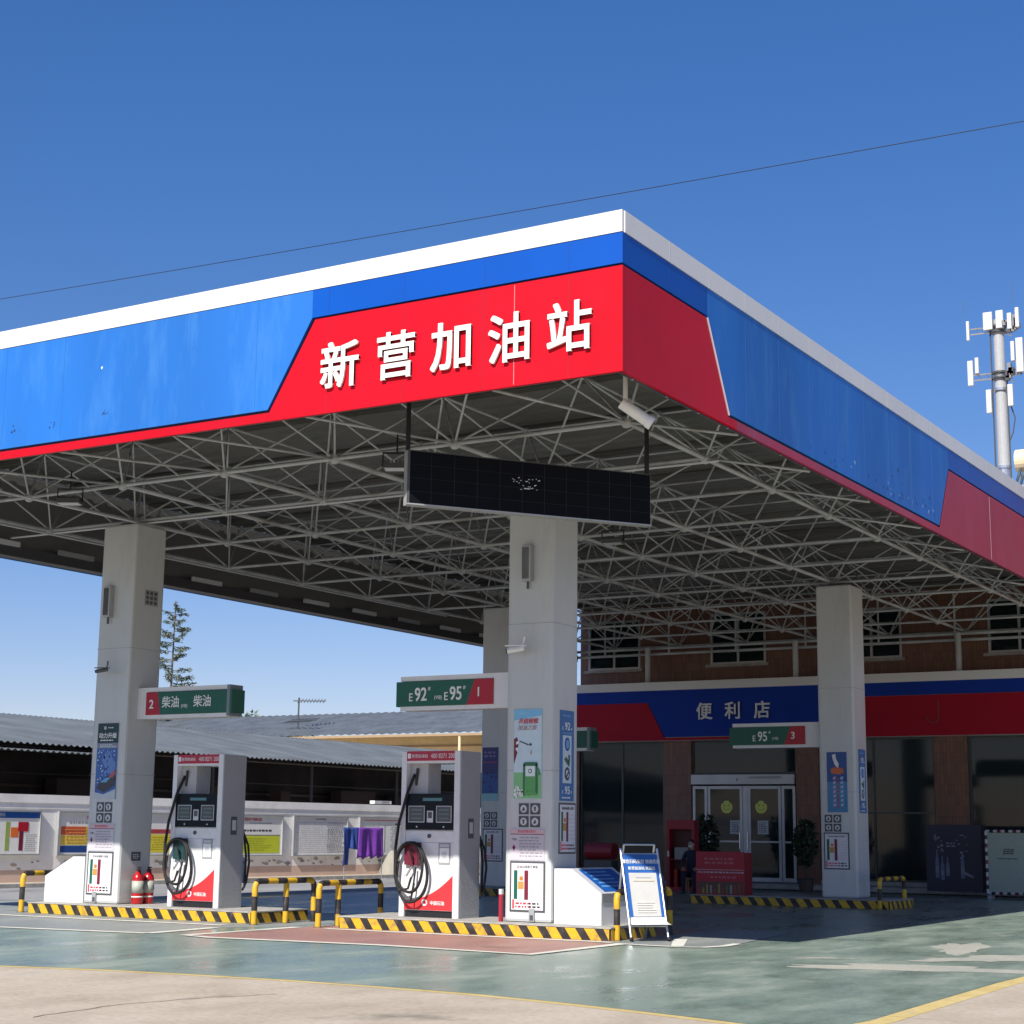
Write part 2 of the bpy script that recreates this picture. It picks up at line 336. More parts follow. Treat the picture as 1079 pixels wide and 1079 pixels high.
# right
x0 = XR-.05
f = MB(); f.box(x0-.04, x0, Y0+.09, Y1, ZB+.01, ZT-.01, M_groove); cb(f, 'fascia_groove')
g = MB(); g.box(x0, XR+.01, Y0+.05, Y1, ZW+.004, ZT, M_fw); g.box(x0-.25, x0, Y0+.3, Y1, ZT-.02, ZT, M_fw); cb(g, 'white_top_band')
g = MB(); g.box(x0, XR, Y0+.05, 5.46, ZR+.03, ZW, M_fb); cb(g, 'blue_band')
g = MB(); g.prism([(5.46, ZW), (16.33, ZW), (16.33, ZR+.03), (15.62, 7.14), (6.16, 7.14), (5.46, ZR+.03)], x0, XR, 'x', M_fbf); cb(g, 'faded_blue_panel')
g = MB(); g.box(x0, XR, 16.33, Y1, ZR+.03, ZW, M_fb); cb(g, 'blue_band')
g = MB(); g.prism([(Y0+.05, ZB), (6.4, ZB), (6.4, 7.1), (6.12, 7.1), (5.42, ZR), (Y0+.05, ZR)], x0, XR-.002, 'x', M_fr); cb(g, 'red_panel')
g = MB(); g.prism([(6.402, ZB), (Y1, ZB), (Y1, ZR), (16.37, ZR), (15.66, 7.10), (6.402, 7.10)], x0, XR-.002, 'x', M_fr2); cb(g, 'red_panel')
g = MB(); g.tube((XR+.004, 5.45, ZR), (XR+.004, 6.13, 7.12), .014, flat((.6, .5, .55)), 6); cb(g, 'panel_trim')
# seams
g = MB()
for x in (-3.05, -8.95, -12.3, -15.6): g.box(x-.004, x+.004, Y0-.012 if x < -6.3 else Y0-.003, Y0, ZW+.01 if x<-6.3 else ZB+.02, ZT-.01 if x<-6.3 else ZR-.02, flat((.5, .25, .25) if x > -6.3 else (.6, .6, .58)))
for y in (19.1, 22.4, 25.7): g.box(XR, XR+.002, y-.012, y+.012, ZB+.03, ZR-.03, flat((.62, .35, .42)))
cb(g, 'panel_seam')
rnd = random.Random(31); g = MB(); CH = flat((.01, .05, .16), .8); CH2 = flat((.2, .36, .6), .8)
def chip(a, z, r, ax, mat):
    pts = [(a+r*rnd.uniform(.3, 1)*math.cos(q*PI/3), z+r*rnd.uniform(.3, 1.2)*math.sin(q*PI/3)) for q in range(6)]
    if ax == 'y': g.prism(pts, Y0-.002, Y0-.0005, 'y', mat)
    else: g.prism(pts, XR+.0005, XR+.002, 'x', mat)
for (x, z) in ((-11.75, 7.42), (-10.95, 7.4), (-9.95, 7.45)):
    for k in range(6): chip(x+rnd.uniform(-.1, .1), z+rnd.uniform(-.05, .06), rnd.uniform(.008, .03), 'y', CH)
chip(-10.05, 8.15, .03, 'y', WHITE)
for k in range(46):
    y = rnd.gauss(13.6, 1.3); 
    if 8 < y < 15.4: chip(y, rnd.uniform(7.22, 7.3+.5*rnd.random()), rnd.uniform(.01, .05), 'x', CH if k % 3 else CH2)
for k in range(10): chip(rnd.uniform(8.5, 10.5), rnd.uniform(7.2, 7.5), rnd.uniform(.01, .03), 'x', CH)
cb(g, 'paint_chips')
JB = flat((.014, .13, .43)); JW = flat((.45, .45, .44)); JD = flat((.001, .045, .3)); JR = flat((.3, .003, .012))
x = XL+1.25
while x < XR-.6:
    g = MB(); g.box(x-.005, x+.005, Y0-.0115, Y0-.01, ZW+.01, ZT-.01, JW); g.box(x-.005, x+.005, Y0-.0015, Y0, 7.2 if x < -7.1 else ZR+.06, ZW-.01, JB if x < -6.3 else JD)
    if x > -6.0: g.box(x-.005, x+.005, Y0+.0005, Y0+.002, ZB+.02, ZR-.02, JR)
    cb(g, 'panel_joint'); x += 1.22
y = Y0+1.3
while y < Y1-1:
    g = MB(); g.box(XR+.01, XR+.0115, y-.005, y+.005, ZW+.01, ZT-.01, JW); g.box(XR, XR+.0015, y-.005, y+.005, 7.2 if 6.3 < y < 15.5 else ZR+.06, ZW-.01, JB if 5.5 < y < 16.3 else JD)
    cb(g, 'panel_joint'); y += 1.22
# left (seen from inside)
g = MB(); g.box(XL, XL+.05, Y0+.05, Y1, ZW, ZT, M_fw); cb(g, 'white_top_band')
g = MB(); g.box(XL, XL+.05, Y0+.05, Y1, ZB, ZW, M_fbf); cb(g, 'faded_blue_panel')
g = MB(); g.box(XL+.12, XL+.42, Y0+.2, Y1-.2, ZB-.0, ZB+.22, flat((.05, .05, .055)))
for k in range(14): g.box(XL+.43, XL+.5, 4.6+2.1*k, 5.6+2.1*k, ZB+.2, ZB+.3, LGREY if k % 3 else GREY)
cb(g, 'gutter')
# letters
for ch, cx, cz in (('新', -5.71, 7.61), ('营', -4.81, 7.615), ('加', -3.965, 7.62), ('油', -3.105, 7.605), ('站', -2.25, 7.625)):
    g = MB(); g.text(ch, cx, cz, .615, M_letter, y=Y0-.012, ex=.03, off=.018, sx=.98); cb(g, 'letter')
# deck: trapezoid corrugated sheets
g = MB(); prof = []; y = Y0+.1; zz = 8.78
while y < Y1+.5:
    prof += [(y, zz), (y+.22, zz), (y+.26, zz+.06), (y+.4, zz+.06), (y+.44, zz)]; y += .44
n = len(prof)
xs = [XL+.15, XR-.15]
vs = [(xs[0], a, b) for a, b in prof]+[(xs[1], a, b) for a, b in prof]
g.add(vs, [(i, i+1, n+i+1, n+i) for i in range(n-1)], M_deck); cb(g, 'roof_deck')
g = MB()
for k in range(13): g.box(XL+.2, XR-.2, 4.0+2.45*k, 4.06+2.45*k, 8.68, 8.77, M_deck)
cb(g, 'purlin')
# space frame
ZC, ZTP = 7.40, 8.60
bx = [-3.45, -6.395]+[-6.395-2.285*k for k in range(1, 6)]
by = [6.846+2.74*j for j in range(11)]
def mids(a, lo, hi):
    s = sorted(a); return [lo]+[(p+q)/2 for p, q in zip(s, s[1:])]+[hi]
tx = mids(bx, bx[-1]-.9, bx[0]+1.35); ty = mids(by, by[0]-1.6, Y1-.1)
sf = MB(); sf.ball((0, 0, 0), .095, M_truss); node0 = None
sfo = bpy.data.objects.new('space_frame', None); COL.objects.link(sfo); sfo.parent = can
for x in bx:
    for y in by:
        if node0 is None: node0 = sf.build('bottom_node', sfo, smooth=True); o = node0
        else: o = node0.copy(); COL.objects.link(o); o.parent = sfo
        o.location = Vector((x, y, ZC))-ORG
sf = MB()
for x in tx:
    for y in ty: sf.ball((x, y, ZTP), .06, M_truss, 6, 4)
tn = cb(sf, 'top_nodes', parent=sfo, smooth=True); tn['kind'] = 'stuff'
def chord(p, q, r, name='chord'): 
    m = MB(); m.tube(p, q, r, M_truss, 7, False); m.v = [tuple(Vector(v)-ORG) for v in m.v]; return m.build(name, sfo, smooth=True)
for y in by: chord((bx[-1], y, ZC), (bx[0], y, ZC), .034, 'bottom_chord')
for x in bx: chord((x, by[0], ZC), (x, by[-1], ZC), .04, 'bottom_chord')
for y in ty: chord((tx[0], y, ZTP), (tx[-1], y, ZTP), .022, 'top_chord')
for x in tx: chord((x, ty[0], ZTP), (x, ty[-1], ZTP), .022, 'top_chord')
sb = sorted(bx)
for j, y in enumerate(by):
    m = MB()
    for i, x in enumerate(sb):
        for a in (tx[i], tx[i+1]):
            for b in (ty[j], ty[j+1]): m.tube((x, y, ZC), (a, b, ZTP), .019, M_truss, 6, False)
    m.v = [tuple(Vector(v)-ORG) for v in m.v]; m.build('diagonal_row', sfo, smooth=True)
# edge brackets that tie the frame to the fascia
m = MB()
for i, x in enumerate(tx):
    m.tube((x, ty[0], ZTP), (x, Y0+.15, 8.5), .022, M_truss, 6); m.tube((x, ty[0], ZTP), (x, Y0+.16, ZB+.05), .02, M_truss, 6)
for i, x in enumerate(sb):
    m.tube((x, by[0], ZC), (x, Y0+.16, ZB+.04), .022, M_truss, 6)
for j, y in enumerate(by):
    m.tube((bx[0], y, ZC), (XR-.18, y, ZB+.04), .022, M_truss, 6)
for y in ty: m.tube((tx[-1], y, ZTP), (XR-.15, y, 8.55), .026, M_truss, 6)
m.tube((XL+.2, Y0+.17, ZB+.08), (XR-.17, Y0+.17, ZB+.08), .03, DGREY, 6); m.tube((XR-.18, Y0+.2, ZB+.08), (XR-.18, Y1, ZB+.08), .03, DGREY, 6)
for k in range(19): 
    x = XL+.6+k*.93; m.tube((x, Y0+.15, ZB+.05), (x, Y0+.15, ZT-.2), .022, M_truss, 6)
for k in range(32):
    y = Y0+.6+k*.96; m.tube((XR-.17, y, ZB+.05), (XR-.17, y, ZT-.2), .022, M_truss, 6)
cb(m, 'edge_bracket', smooth=True)
for x in (-16.35, -11.4, -6.45, -1.9):
    m = MB(); m.tube((x, 33.62, 6.18), (x, 33.62, 7.3), .085, M_truss, 12); m.box(x-.16, x+.16, 33.42, 33.7, 6.18, 6.2, M_truss); cb(m, 'support_post')
m = MB()
for z in (7.12, 7.3): m.tube((-19.2, 33.85, z), (-1.7, 33.85, z), .045, M_truss, 7)
for x in [-18+2.28*k for k in range(8)]: m.tube((x, 33.85, 7.12), (x, 33.85, 8.6), .03, M_truss, 6)
cb(m, 'end_beam')

def wire(name, pts, r, mat, label, cat, **k):
    m = MB(); m.path(pts, r, mat, 6); return tag(m.build(name, smooth=True), label, cat, **k)

# conduits and flood lights under the canopy
def flood(x, y, z, rz, label):
    t = empty('floodlight', (x, y, z), rz, label, 'floodlight', 'floodlights under the canopy')
    m = MB(); m.box(-.2, .2, -.14, .14, -.04, .04, DGREY)
    for i in range(7): m.box(-.19+.06*i, -.175+.06*i, -.13, .13, .04, .08, DGREY)
    m.build('lamp_body', t)
    m = MB(); m.box(-.18, .18, -.12, .12, -.046, -.041, LGREY); m.build('lens', t)
    m = MB(); m.path([(-.22, 0, 0), (-.22, 0, .22), (.22, 0, .22), (.22, 0, 0)], .018, BLACK, 6); m.tube((0, 0, .22), (0, 0, .55), .015, BLACK, 6); m.build('bracket', t)
flood(-7.4, 6.75, 7.12, .5, 'black floodlight hanging left of the big dark screen')
flood(-14.1, 6.45, 7.12, .5, 'black floodlight hanging above the left-hand front pillar')
flood(-7.6, 14.4, 7.12, .2, 'dark floodlight among the tubes behind the middle front pillar')
m = MB()
for y in (9.5,):
    m.tube((-18.9, 9.55, 7.33), (-3.2, 9.55, 7.33), .02, LGREY, 6)
for x in (-17.7, -15.2): m.tube((x, 4, 7.3), (x, 24, 7.3), .022, LGREY, 6)
tag(m.build('cable_conduit'), 'thin grey cable conduits strapped under the white tube lattice', 'conduit')

# ------------------------------------------------------------------ hanging LED screen
def oriented(loc, rz, label, name, cat, group=None): return empty(name, loc, rz, label, cat, group)
sl = Vector((-5.29, 4.0, 0)); sr = Vector((-3.12, 6.98, 0)); W = (sr-sl).length; a = math.atan2(sr.y-sl.y, sr.x-sl.x)
t = oriented((sl.x, sl.y, 5.87), a, 'long blank black display board hung on rods below the canopy', 'hanging_screen', 'display board')
m = MB(); m.box(0, W, .03, .16, 0, .75, flat((.3, .3, .29))); m.build('casing', t)
m = MB(); m.box(.03, W-.02, 0, .03, .02, .735, pmat('screen_black', (.004, .005, .009), .6, spec=.12)); m.build('display_face', t)
m = MB()
for k in range(1, 11): m.box(W*k/11-.003, W*k/11+.003, -.002, 0, .03, .725, flat((.009, .010, .015)))
for k in range(1, 4): m.box(.03, W-.02, -.0015, -.0002, .185*k-.002, .185*k+.002, flat((.008, .009, .014)))
m.build('module_seams', t)
m = MB()
for (u0, u1, v0, v1) in ((0, W, 0, .018), (0, W, .737, .75), (0, .025, .018, .737)): m.box(u0, u1, -.008, .03, v0, v1, M_alu if v1 < .1 else DGREY)
m.build('rim', t)
rnd = random.Random(3); m = MB()
for k in range(26):
    u = 1.52+rnd.random()*.42; v = .34+rnd.random()*.17; m.box(u, u+.012+.01*rnd.random(), -.004, 0, v, v+.008, flat((.8, .85, .9)))
m.box(1.7, 1.79, -.004, 0, .36, .372, WHITE); m.build('lit_dots', t)
for u in (.0, W-.05):
    m = MB(); m.box(u-.0, u+.05, .07, .12, .75, 1.6, BLACK); m.build('hanger', t)

# cameras
def bullet(loc, rz, label, s=1., body=None):
    t = empty('security_camera', loc, rz, label, 'security camera')
    body = body or WHITE
    m = MB(); m.tube((0, 0, 0), (.32*s, 0, -.05*s), .05*s, body, 14); m.build('camera_body', t, smooth=False)
    m = MB(); m.tube((.32*s, 0, -.05*s), (.345*s, 0, -.054*s), .042*s, BLACK, 14); m.build('lens', t)
    m = MB(); m.box(-.04*s, .36*s, -.055*s, .055*s, .035*s, .055*s, body); m.build('sun_hood', t)
    m = MB(); m.tube((.05*s, 0, 0), (.0, 0, .14*s), .018*s, body, 8); m.tube((0, 0, .14*s), (-.05*s, .12*s, .2*s), .02*s, body, 8); m.build('bracket', t)
bullet((-6.40, 9.0, 4.47), R(195), 'white bullet camera on the middle pillar above its green arm sign', .85)
bullet((-15.48, 9.0, 4.47), R(200), 'small dark camera on the left-hand front pillar', .7, DGREY)
t = empty('security_camera', (-2.0, 4.3, 6.8), R(31), 'large white cylindrical camera hung in the front corner of the canopy', 'security camera')
m = MB(); m.tube((-.2, 0, .13), (.13, 0, -.1), .075, WHITE, 18); m.build('camera_body', t)
m = MB(); m.tube((.13, 0, -.1), (.19, 0, -.142), .085, WHITE, 18); m.tube((.191, 0, -.1425), (.194, 0, -.1445), .07, DGREY, 18); m.build('lens', t)
m = MB(); m.tube((-.15, 0, .1), (-.15, 0, .55), .03, WHITE, 8); m.build('bracket', t)

# ------------------------------------------------------------------ islands with hazard kerbs
def island(x0, x1, y0, y1, label):
    t = empty('pump_island', ((x0+x1)/2, (y0+y1)/2, 0), 0, label, 'pump island', 'raised pump islands')
    hx = (x1-x0)/2; hy = (y1-y0)/2
    m = MB(); m.box(-hx+.03, hx-.03, -hy+.03, hy-.03, 0, .185, M_conc); m.box(-hx, hx, -hy, hy, .185, .205, M_conc); m.build('slab', t)
    def face(L, put, nm):
        m = MB(); p = .335; k = 0; u = -L
        put(m, [(-L, .002), (L, .002), (L, .184), (-L, .184)], .022, M_blk)
        u = -L-.1
        while u < L:
            q = [(u+.12, .01), (u+.30, .01), (u+.18, .178), (u, .178)]
            q = [(min(max(a, -L), L), b) for a, b in q]
            q2 = []
            for pt in q:
                if not q2 or (abs(pt[0]-q2[-1][0])+abs(pt[1]-q2[-1][1])) > 1e-4: q2.append(pt)
            if len({round(a, 4) for a, b in q}) > 1: put(m, q2, .026, M_yel)
            u += p
        m.build(nm, t)
    face(hx-.03, lambda m, q, d, mt: m.prism(q, -hy+.03-d, -hy+.03-.001, 'y', mt), 'hazard_stripe_board')
    face(hx-.03, lambda m, q, d, mt: m.prism(q, hy-.03+.001, hy-.03+d, 'y', mt), 'hazard_stripe_board')
    face(hy-.03, lambda m, q, d, mt: m.prism(q, hx-.03+.001, hx-.03+d, 'x', mt), 'hazard_stripe_board')
    face(hy-.03, lambda m, q, d, mt: m.prism(q, -hx+.03-d, -hx+.03-.001, 'x', mt), 'hazard_stripe_board')
    return t
island(-9.8, -4.72, 8.8, 10.4, 'striped island carrying the middle front pillar and a pump')
island(-17.0, -11.62, 8.8, 10.4, 'striped island at far left carrying the left-hand front pillar')
island(-9.75, -4.95, 22.4, 24.1, 'striped island at the back right with the red notice stand')
island(-16.6, -11.4, 22.4, 24.1, 'striped island at the back left, seen in slivers between pump and pillar')

# ------------------------------------------------------------------ pillars
def pillar(xr, y, label):
    t = empty('canopy_pillar', (xr-.43, y+.42, .2), 0, label, 'pillar', 'pillars holding up the canopy')
    m = MB(); m.box(-.43, .43, -.42, .42, .005, 7.115, M_column); o = m.build('cladding', t, bevel=.05)
    m = MB()
    for z in (2.36, 4.72):
        m.box(-.432, .432, -.422, -.419, z, z+.008, GREY); m.box(.429, .432, -.419, .419, z, z+.008, GREY)
    m.build('panel_joint', t)
    m = MB(); m.box(-.2, .2, -.2, .2, 7.115, 7.18, DGREY); m.build('head_plate', t)
    for z in (1.9, 3.6, 5.3):
        pass
    return t
pillar(-5.965, 9.19, 'tall white pillar in the middle front with golf-style poster and arm sign 1')
pillar(-15.106, 9.19, 'tall white pillar at front left with arm sign 2 and two extinguishers')
pillar(-5.82, 22.87, 'white pillar at back right in front of the shop entrance')
pillar(-14.96, 22.87, 'grey-looking pillar at back left, half hidden by the middle front pillar')

# posters -- local x right, z up, facing -y
class Sheet(MB):
    def rect(s, x0, z0, x1, z1, mat, lay=1): s.box(x0, x1, -.004*lay-.002, 0 if lay == 1 else -.004*(lay-1)-.002, z0, z1, mat)
    def txt(s, body, x, z, size, mat, lay=2, off=.0, sx=1., sh=0.): s.text(body, x, z, size, mat, y=-.004*(lay-1)-.002, ex=.003, off=off, sx=sx, sh=sh)
    def rows(s, x0, x1, z0, z1, n, mat, seed=1, lay=2, fill=.55):
        rnd = random.Random(seed); dz = (z1-z0)/n
        for i in range(n):
            z = z1-(i+.5)*dz; x = x0+rnd.random()*.1*(x1-x0); e = x1-rnd.random()*.25*(x1-x0)
            while x < e:
                w = rnd.uniform(.5, 1.6)*dz; s.rect(x, z-dz*fill/2, min(x+w, x1), z+dz*fill/2, mat, lay); x += w+dz*.45
    def poly(s, pts, mat, lay=2): s.prism(pts, -.004*lay-.002, -.004*(lay-1)-.002, 'y', mat)
    def disc(s, cx, cz, r, mat, lay=2, n=20, sq=1.): s.poly([(cx+r*math.cos(2*PI*i/n), cz+r*sq*math.sin(2*PI*i/n)) for i in range(n)], mat, lay)
def place(sh, name, loc, rz, label, cat='poster', group=None):
    o = sh.build(name); o.location = loc; o.rotation_euler.z = rz; return tag(o, label, cat, group)

def mark(s, x, z, r, c1, c2, lay=2):
    s.disc(x, z, r, c1, lay); s.disc(x+r*.15, z, r*.55, c2, lay+1); s.poly([(x-r*.1, z-r*.3), (x+r*.35, z-r*.2), (x+r*.2, z+r*.5)], c1, lay+2)

def board_frame(s, w, h, fr=DGREY, bg=WHITE, t=.03):
    s.rect(0, 0, w, h, fr, 1); s.rect(t, t, w-t, h-t, bg, 2)

def tall_poster_M():
    s = Sheet(); w, h = .53, 1.43
    s.rect(0, 0, w, h, flat((.42, .58, .55)), 1); s.rect(.012, .42, w-.012, h-.012, flat((.55, .68, .75)), 2)
    s.rect(.012, .012, w-.012, .42, flat((.22, .5, .22)), 2)
    s.poly([(.012, 1.25), (w-.012, 1.32), (w-.012, 1.418), (.012, 1.418)], flat((.2, .5, .75)), 3)
    s.txt('····', .18, 1.36, .012, WHITE, 4)
    s.txt('开启轻松', .28, 1.235, .085, REDINK, 4, off=.02, sh=.15); s.txt('加油之旅', .26, 1.13, .08, flat((.5, .35, .35)), 4, off=.01, sh=.15)
    s.poly([(.012, .95), (.06, .98), (.1, .9), (.07, .72), (.012, .55)], MAROON, 3)
    s.poly([(.05, .9), (.1, .93), (.11, .88), (.06, .86)], WHITE, 4); s.poly([(.04, .8), (.09, .82), (.08, .74)], WHITE, 4)
    s.poly([(.11, .91), (.13, .92), (.29, .86), (.28, .845)], INK, 4); s.disc(.32, .86, .022, INK, 4, 12); s.disc(.32, .72, .022, WHITE, 4, 12, 1.4)
    s.poly([(.31, .7), (.335, .7), (.345, .74), (.335, .78), (.325, .74)], GREY, 5)
    for q in (((.19, .05), (.225, .05), (.225, .55), (.19, .56)), ((.42, .08), (.455, .08), (.455, .56), (.42, .55)), ((.19, .52), (.455, .52), (.44, .58), (.21, .58))): s.poly(q, flat((.03, .16, .06)), 5)
    s.rect(.235, .36, .41, .52, flat((.7, .8, .78)), 5); s.disc(.32, .44, .035, GREEN, 6, 14); s.disc(.32, .44, .022, WHITE, 7, 14)
    s.rect(.225, .06, .42, .34, flat((.1, .36, .1)), 5)
    s.poly([(.455, .5), (.49, .46), (.5, .38), (.48, .37), (.47, .44), (.455, .47)], flat((.05, .2, .08)), 5)
    rnd = random.Random(8)
    for k in range(14): s.disc(.03+rnd.random()*.15, .03+rnd.random()*.17, .016+.015*rnd.random(), WHITE, 4, 8)
    for k in range(10): s.disc(.25+rnd.random()*.22, .04+rnd.random()*.1, .012, flat((.1, .4, .1)), 7, 6)
    return s
place(tall_poster_M(), 'poster', (-6.68, 9.188, 2.08), 0, 'green and pale blue golf club poster on the middle front pillar')

def poster_blue_car():
    s = Sheet(); w, h = .55, 1.43
    s.rect(0, 0, w, h, LGREY, 1); s.rect(.012, 1.05, w-.012, h-.012, flat((.008, .04, .045)), 2); s.rect(.012, .95, w-.012, 1.05, flat((.2, .22, .3)), 2)
    s.rect(.012, .012, w-.012, .95, flat((.04, .12, .36)), 2)
    mark(s, .2, 1.33, .03, WHITE, DGREY, 3); s.rows(.26, .46, 1.315, 1.35, 1, WHITE, 2, 3)
    s.txt('动力升级', .275, 1.19, .1, WHITE, 3, off=.02, sx=1.05); s.rows(.06, .5, 1.08, 1.12, 1, WHITE, 5, 3); s.rows(.05, .5, .965, 1.03, 2, PALE, 6, 3)
    rnd = random.Random(4)
    for k in range(60): s.disc(.03+rnd.random()*.49, .3+rnd.random()*.62, .006+.012*rnd.random(), flat(rnd.choice([(.3, .45, .8), (.6, .7, .85), (.02, .05, .2)])), 3, 7)
    s.poly([(.3, .95), (.5, .7), (.53, .4), (.3, .5), (.15, .75)], flat((.12, .22, .5)), 3)
    s.poly([(.05, .2), (.12, .33), (.3, .42), (.48, .5), (.53, .42), (.5, .26), (.25, .14)], INK, 4); s.poly([(.14, .32), (.28, .4), (.4, .41), (.3, .32)], LBLUE, 5)
    s.poly([(.35, .42), (.5, .55), (.53, .5), (.45, .4)], flat((.4, .1, .1)), 5)
    s.poly([(.012, .012), (w-.012, .012), (w-.012, .2), (.25, .1), (.012, .14)], flat((.45, .5, .55)), 5)
    return s
place(poster_blue_car(), 'poster', (-15.82, 9.188, 2.06), 0, 'dark teal and blue poster with a sports car, on the front left pillar')

def poster_plain_blue(seed, c1, c2, chars):
    s = Sheet(); w, h = .5, 1.38
    s.rect(0, 0, w, h, LGREY, 1); s.rect(.012, .7, w-.012, h-.012, flat(c1), 2); s.rect(.012, .012, w-.012, .7, flat(c2), 2)
    rnd = random.Random(seed)
    if chars:
        s.poly([(.14, 1.3), (.22, 1.33), (.24, 1.2), (.3, 1.1), (.28, 1.0), (.2, 1.08), (.16, 1.2)], WHITE, 3)
        s.poly([(.1, .98), (.2, 1.03), (.4, 1.0), (.42, .9), (.3, .86), (.12, .88)], flat((.6, .14, .05)), 3)
        for i in range(7): s.poly([(.16, .8-.1*i), (.22, .82-.1*i), (.21, .75-.1*i), (.15, .74-.1*i)], flat((.5, .4, .6)), 3); s.poly([(.33, .8-.1*i), (.4, .82-.1*i), (.39, .75-.1*i), (.33, .74-.1*i)], flat((.3, .5, .65)), 3)
        for i in range(8): s.rect(.255, .1+.09*i, .29, .16+.09*i, flat((.5, .05, .05)), 3)
    else:
        s.rows(.06, .4, 1.1, 1.28, 2, flat((.2, .15, .35)), 3, 3); s.rect(.03, .98, .46, 1.0, flat((.4, .05, .12)), 3)
        for k in range(7): s.disc(.05+rnd.random()*.4, .25+rnd.random()*.5, .02+.02*rnd.random(), DBLUE, 3, 8)
        s.rect(.012, .012, .488, .2, flat((.25, .5, .55)), 3)
    return s
place(poster_plain_blue(2, (.02, .08, .28), (.06, .22, .42), True), 'poster', (-6.50, 22.868, 2.06), 0, 'blue poster with white and orange figures on the back right pillar')
place(poster_plain_blue(5, (.03, .03, .16), (.02, .08, .3), False), 'poster', (-15.78, 22.868, 2.3), 0, 'deep blue and purple poster on the back left pillar')

def grade_strip():
    s = Sheet(); w, h = .46, 1.44
    s.rect(0, 0, w, h, flat((.03, .15, .38)), 1); s.rows(.08, .36, 1.33, 1.38, 1, LBLUE, 3, 2)
    s.txt('92', .24, 1.19, .12, WHITE, 2, off=.02); s.txt('E', .09, 1.15, .05, WHITE, 2); s.txt('#', .38, 1.15, .04, WHITE, 2); s.rows(.08, .4, 1.06, 1.09, 1, LBLUE, 4, 2)
    s.rect(.09, .28, .37, 1.04, flat((.55, .65, .72)), 2)
    s.disc(.23, .9, .085, BLUE, 3, 18, 1.3); s.disc(.23, .9, .055, LBLUE, 4, 14, 1.3)
    s.poly([(.13, .66), (.2, .7), (.3, .62), (.26, .56), (.2, .6)], DGREEN, 3); s.poly([(.27, .74), (.32, .72), (.3, .55), (.27, .55)], INK, 3)
    s.disc(.23, .43, .085, INK, 3, 18, 1.25); s.disc(.23, .43, .05, PALE, 4, 14, 1.25); s.poly([(.17, .38), (.28, .5), (.29, .46), (.19, .36)], INK, 5)
    s.txt('95', .24, .17, .12, WHITE, 2, off=.02); s.txt('E', .09, .14, .05, WHITE, 2); s.txt('#', .38, .14, .04, WHITE, 2); s.rows(.06, .4, .03, .07, 1, WHITE, 8, 2)
    return s
place(grade_strip(), 'grade_strip', (-5.963, 9.42, 2.06), R(90), 'blue strip marked 92 and 95 on the right face of the middle pillar', 'sign')
place(grade_strip(), 'grade_strip', (-5.818, 23.1, 2.06), R(90), 'blue strip marked 92 and 95 on the right face of the back right pillar', 'sign')

def four_icons():
    s = Sheet()
    for i in range(2):
        for j in range(2):
            x, z = .21*i, .2*j; s.rect(x, z, x+.18, z+.175, DGREY, 1); s.disc(x+.09, z+.088, .06, LGREY, 2); s.poly([(x+.06, z+.06), (x+.09, z+.12), (x+.12, z+.08), (x+.09, z+.05)] if (i+j) % 2 else [(x+.08, z+.05), (x+.1, z+.05), (x+.11, z+.12), (x+.07, z+.12)], DGREY, 3)
    return s
def notice():
    s = Sheet(); w, h = .64, .5
    s.rect(0, 0, w, h, LGREY, 1); s.rect(.012, .012, w-.012, h-.012, flat((.55, .5, .55)), 2); s.rect(.012, .42, w-.012, .488, flat((.6, .42, .45)), 3)
    s.txt('职业危害告知卡', .32, .455, .045, REDINK, 4); s.rect(.012, .405, w-.012, .415, MAROON, 3)
    s.poly([(.05, .2), (.08, .25), (.11, .2), (.08, .15)], MAROON, 3); s.txt('汽油', .08, .33, .04, INK, 3)
    s.rows(.17, .6, .05, .38, 7, GREY, 5, 3, .4)
    return s
def evac(w=.62, h=.82, dark=False):
    s = Sheet(); board_frame(s, w, h, DGREY, flat((.7, .68, .7)), .03)
    s.txt('加油站疏散示意图', w/2, h-.085, .045, INK, 3)
    s.rect(w*.12, h*.25, w*.22, h*.82, DGREEN if dark else GREEN, 3); s.rect(w*.24, h*.45, w*.4, h*.6, flat((.5, .25, .05)) , 3); s.rect(w*.42, h*.24, w*.53, h*.82, MAROON, 3)
    s.rect(w*.28, h*.62, w*.38, h*.7, ORANGE, 3)
    s.rect(w*.08, h*.06, w*.13, h*.24, REDINK, 3); s.rows(w*.16, w*.6, h*.07, h*.2, 2, REDINK, 7, 3); s.rows(w*.55, w*.94, h*.07, h*.2, 2, INK, 8, 3)
    s.rows(w*.58, w*.92, h*.26, h*.8, 7, flat((.65, .5, .55)), 9, 3, .25)
    return s
for nm, X, Y, w1 in (('middle front pillar', -6.40, 9.188, 0), ('front left pillar', -15.57, 9.188, 0), ('back right pillar', -6.40, 22.868, 0), ('back left pillar', -15.53, 22.868, 0)):
    lowb = 'back' in nm
    place(four_icons(), 'warning_icons', (X-.17, Y, 1.64 if nm != 'back left pillar' else 1.66), 0, 'four small round warning symbols on the '+nm, 'sign')
    if not lowb: place(notice(), 'notice_card', (X-.33, Y, 1.12), 0, 'pinkish hazard notice card with small text on the '+nm, 'notice')
    place(evac(.64 if not lowb else .6, .78 if not lowb else .82, lowb), 'evacuation_map', (X-.32 if not lowb else X-.1-.1, Y, .33 if not lowb else .8), 0, 'black-framed evacuation map with green and red bars low on the '+nm, 'notice')
place(evac(.55, .8, True), 'evacuation_map', (-5.963, 9.4, 1.23), R(90), 'black-framed evacuation map on the right face of the middle pillar', 'notice')
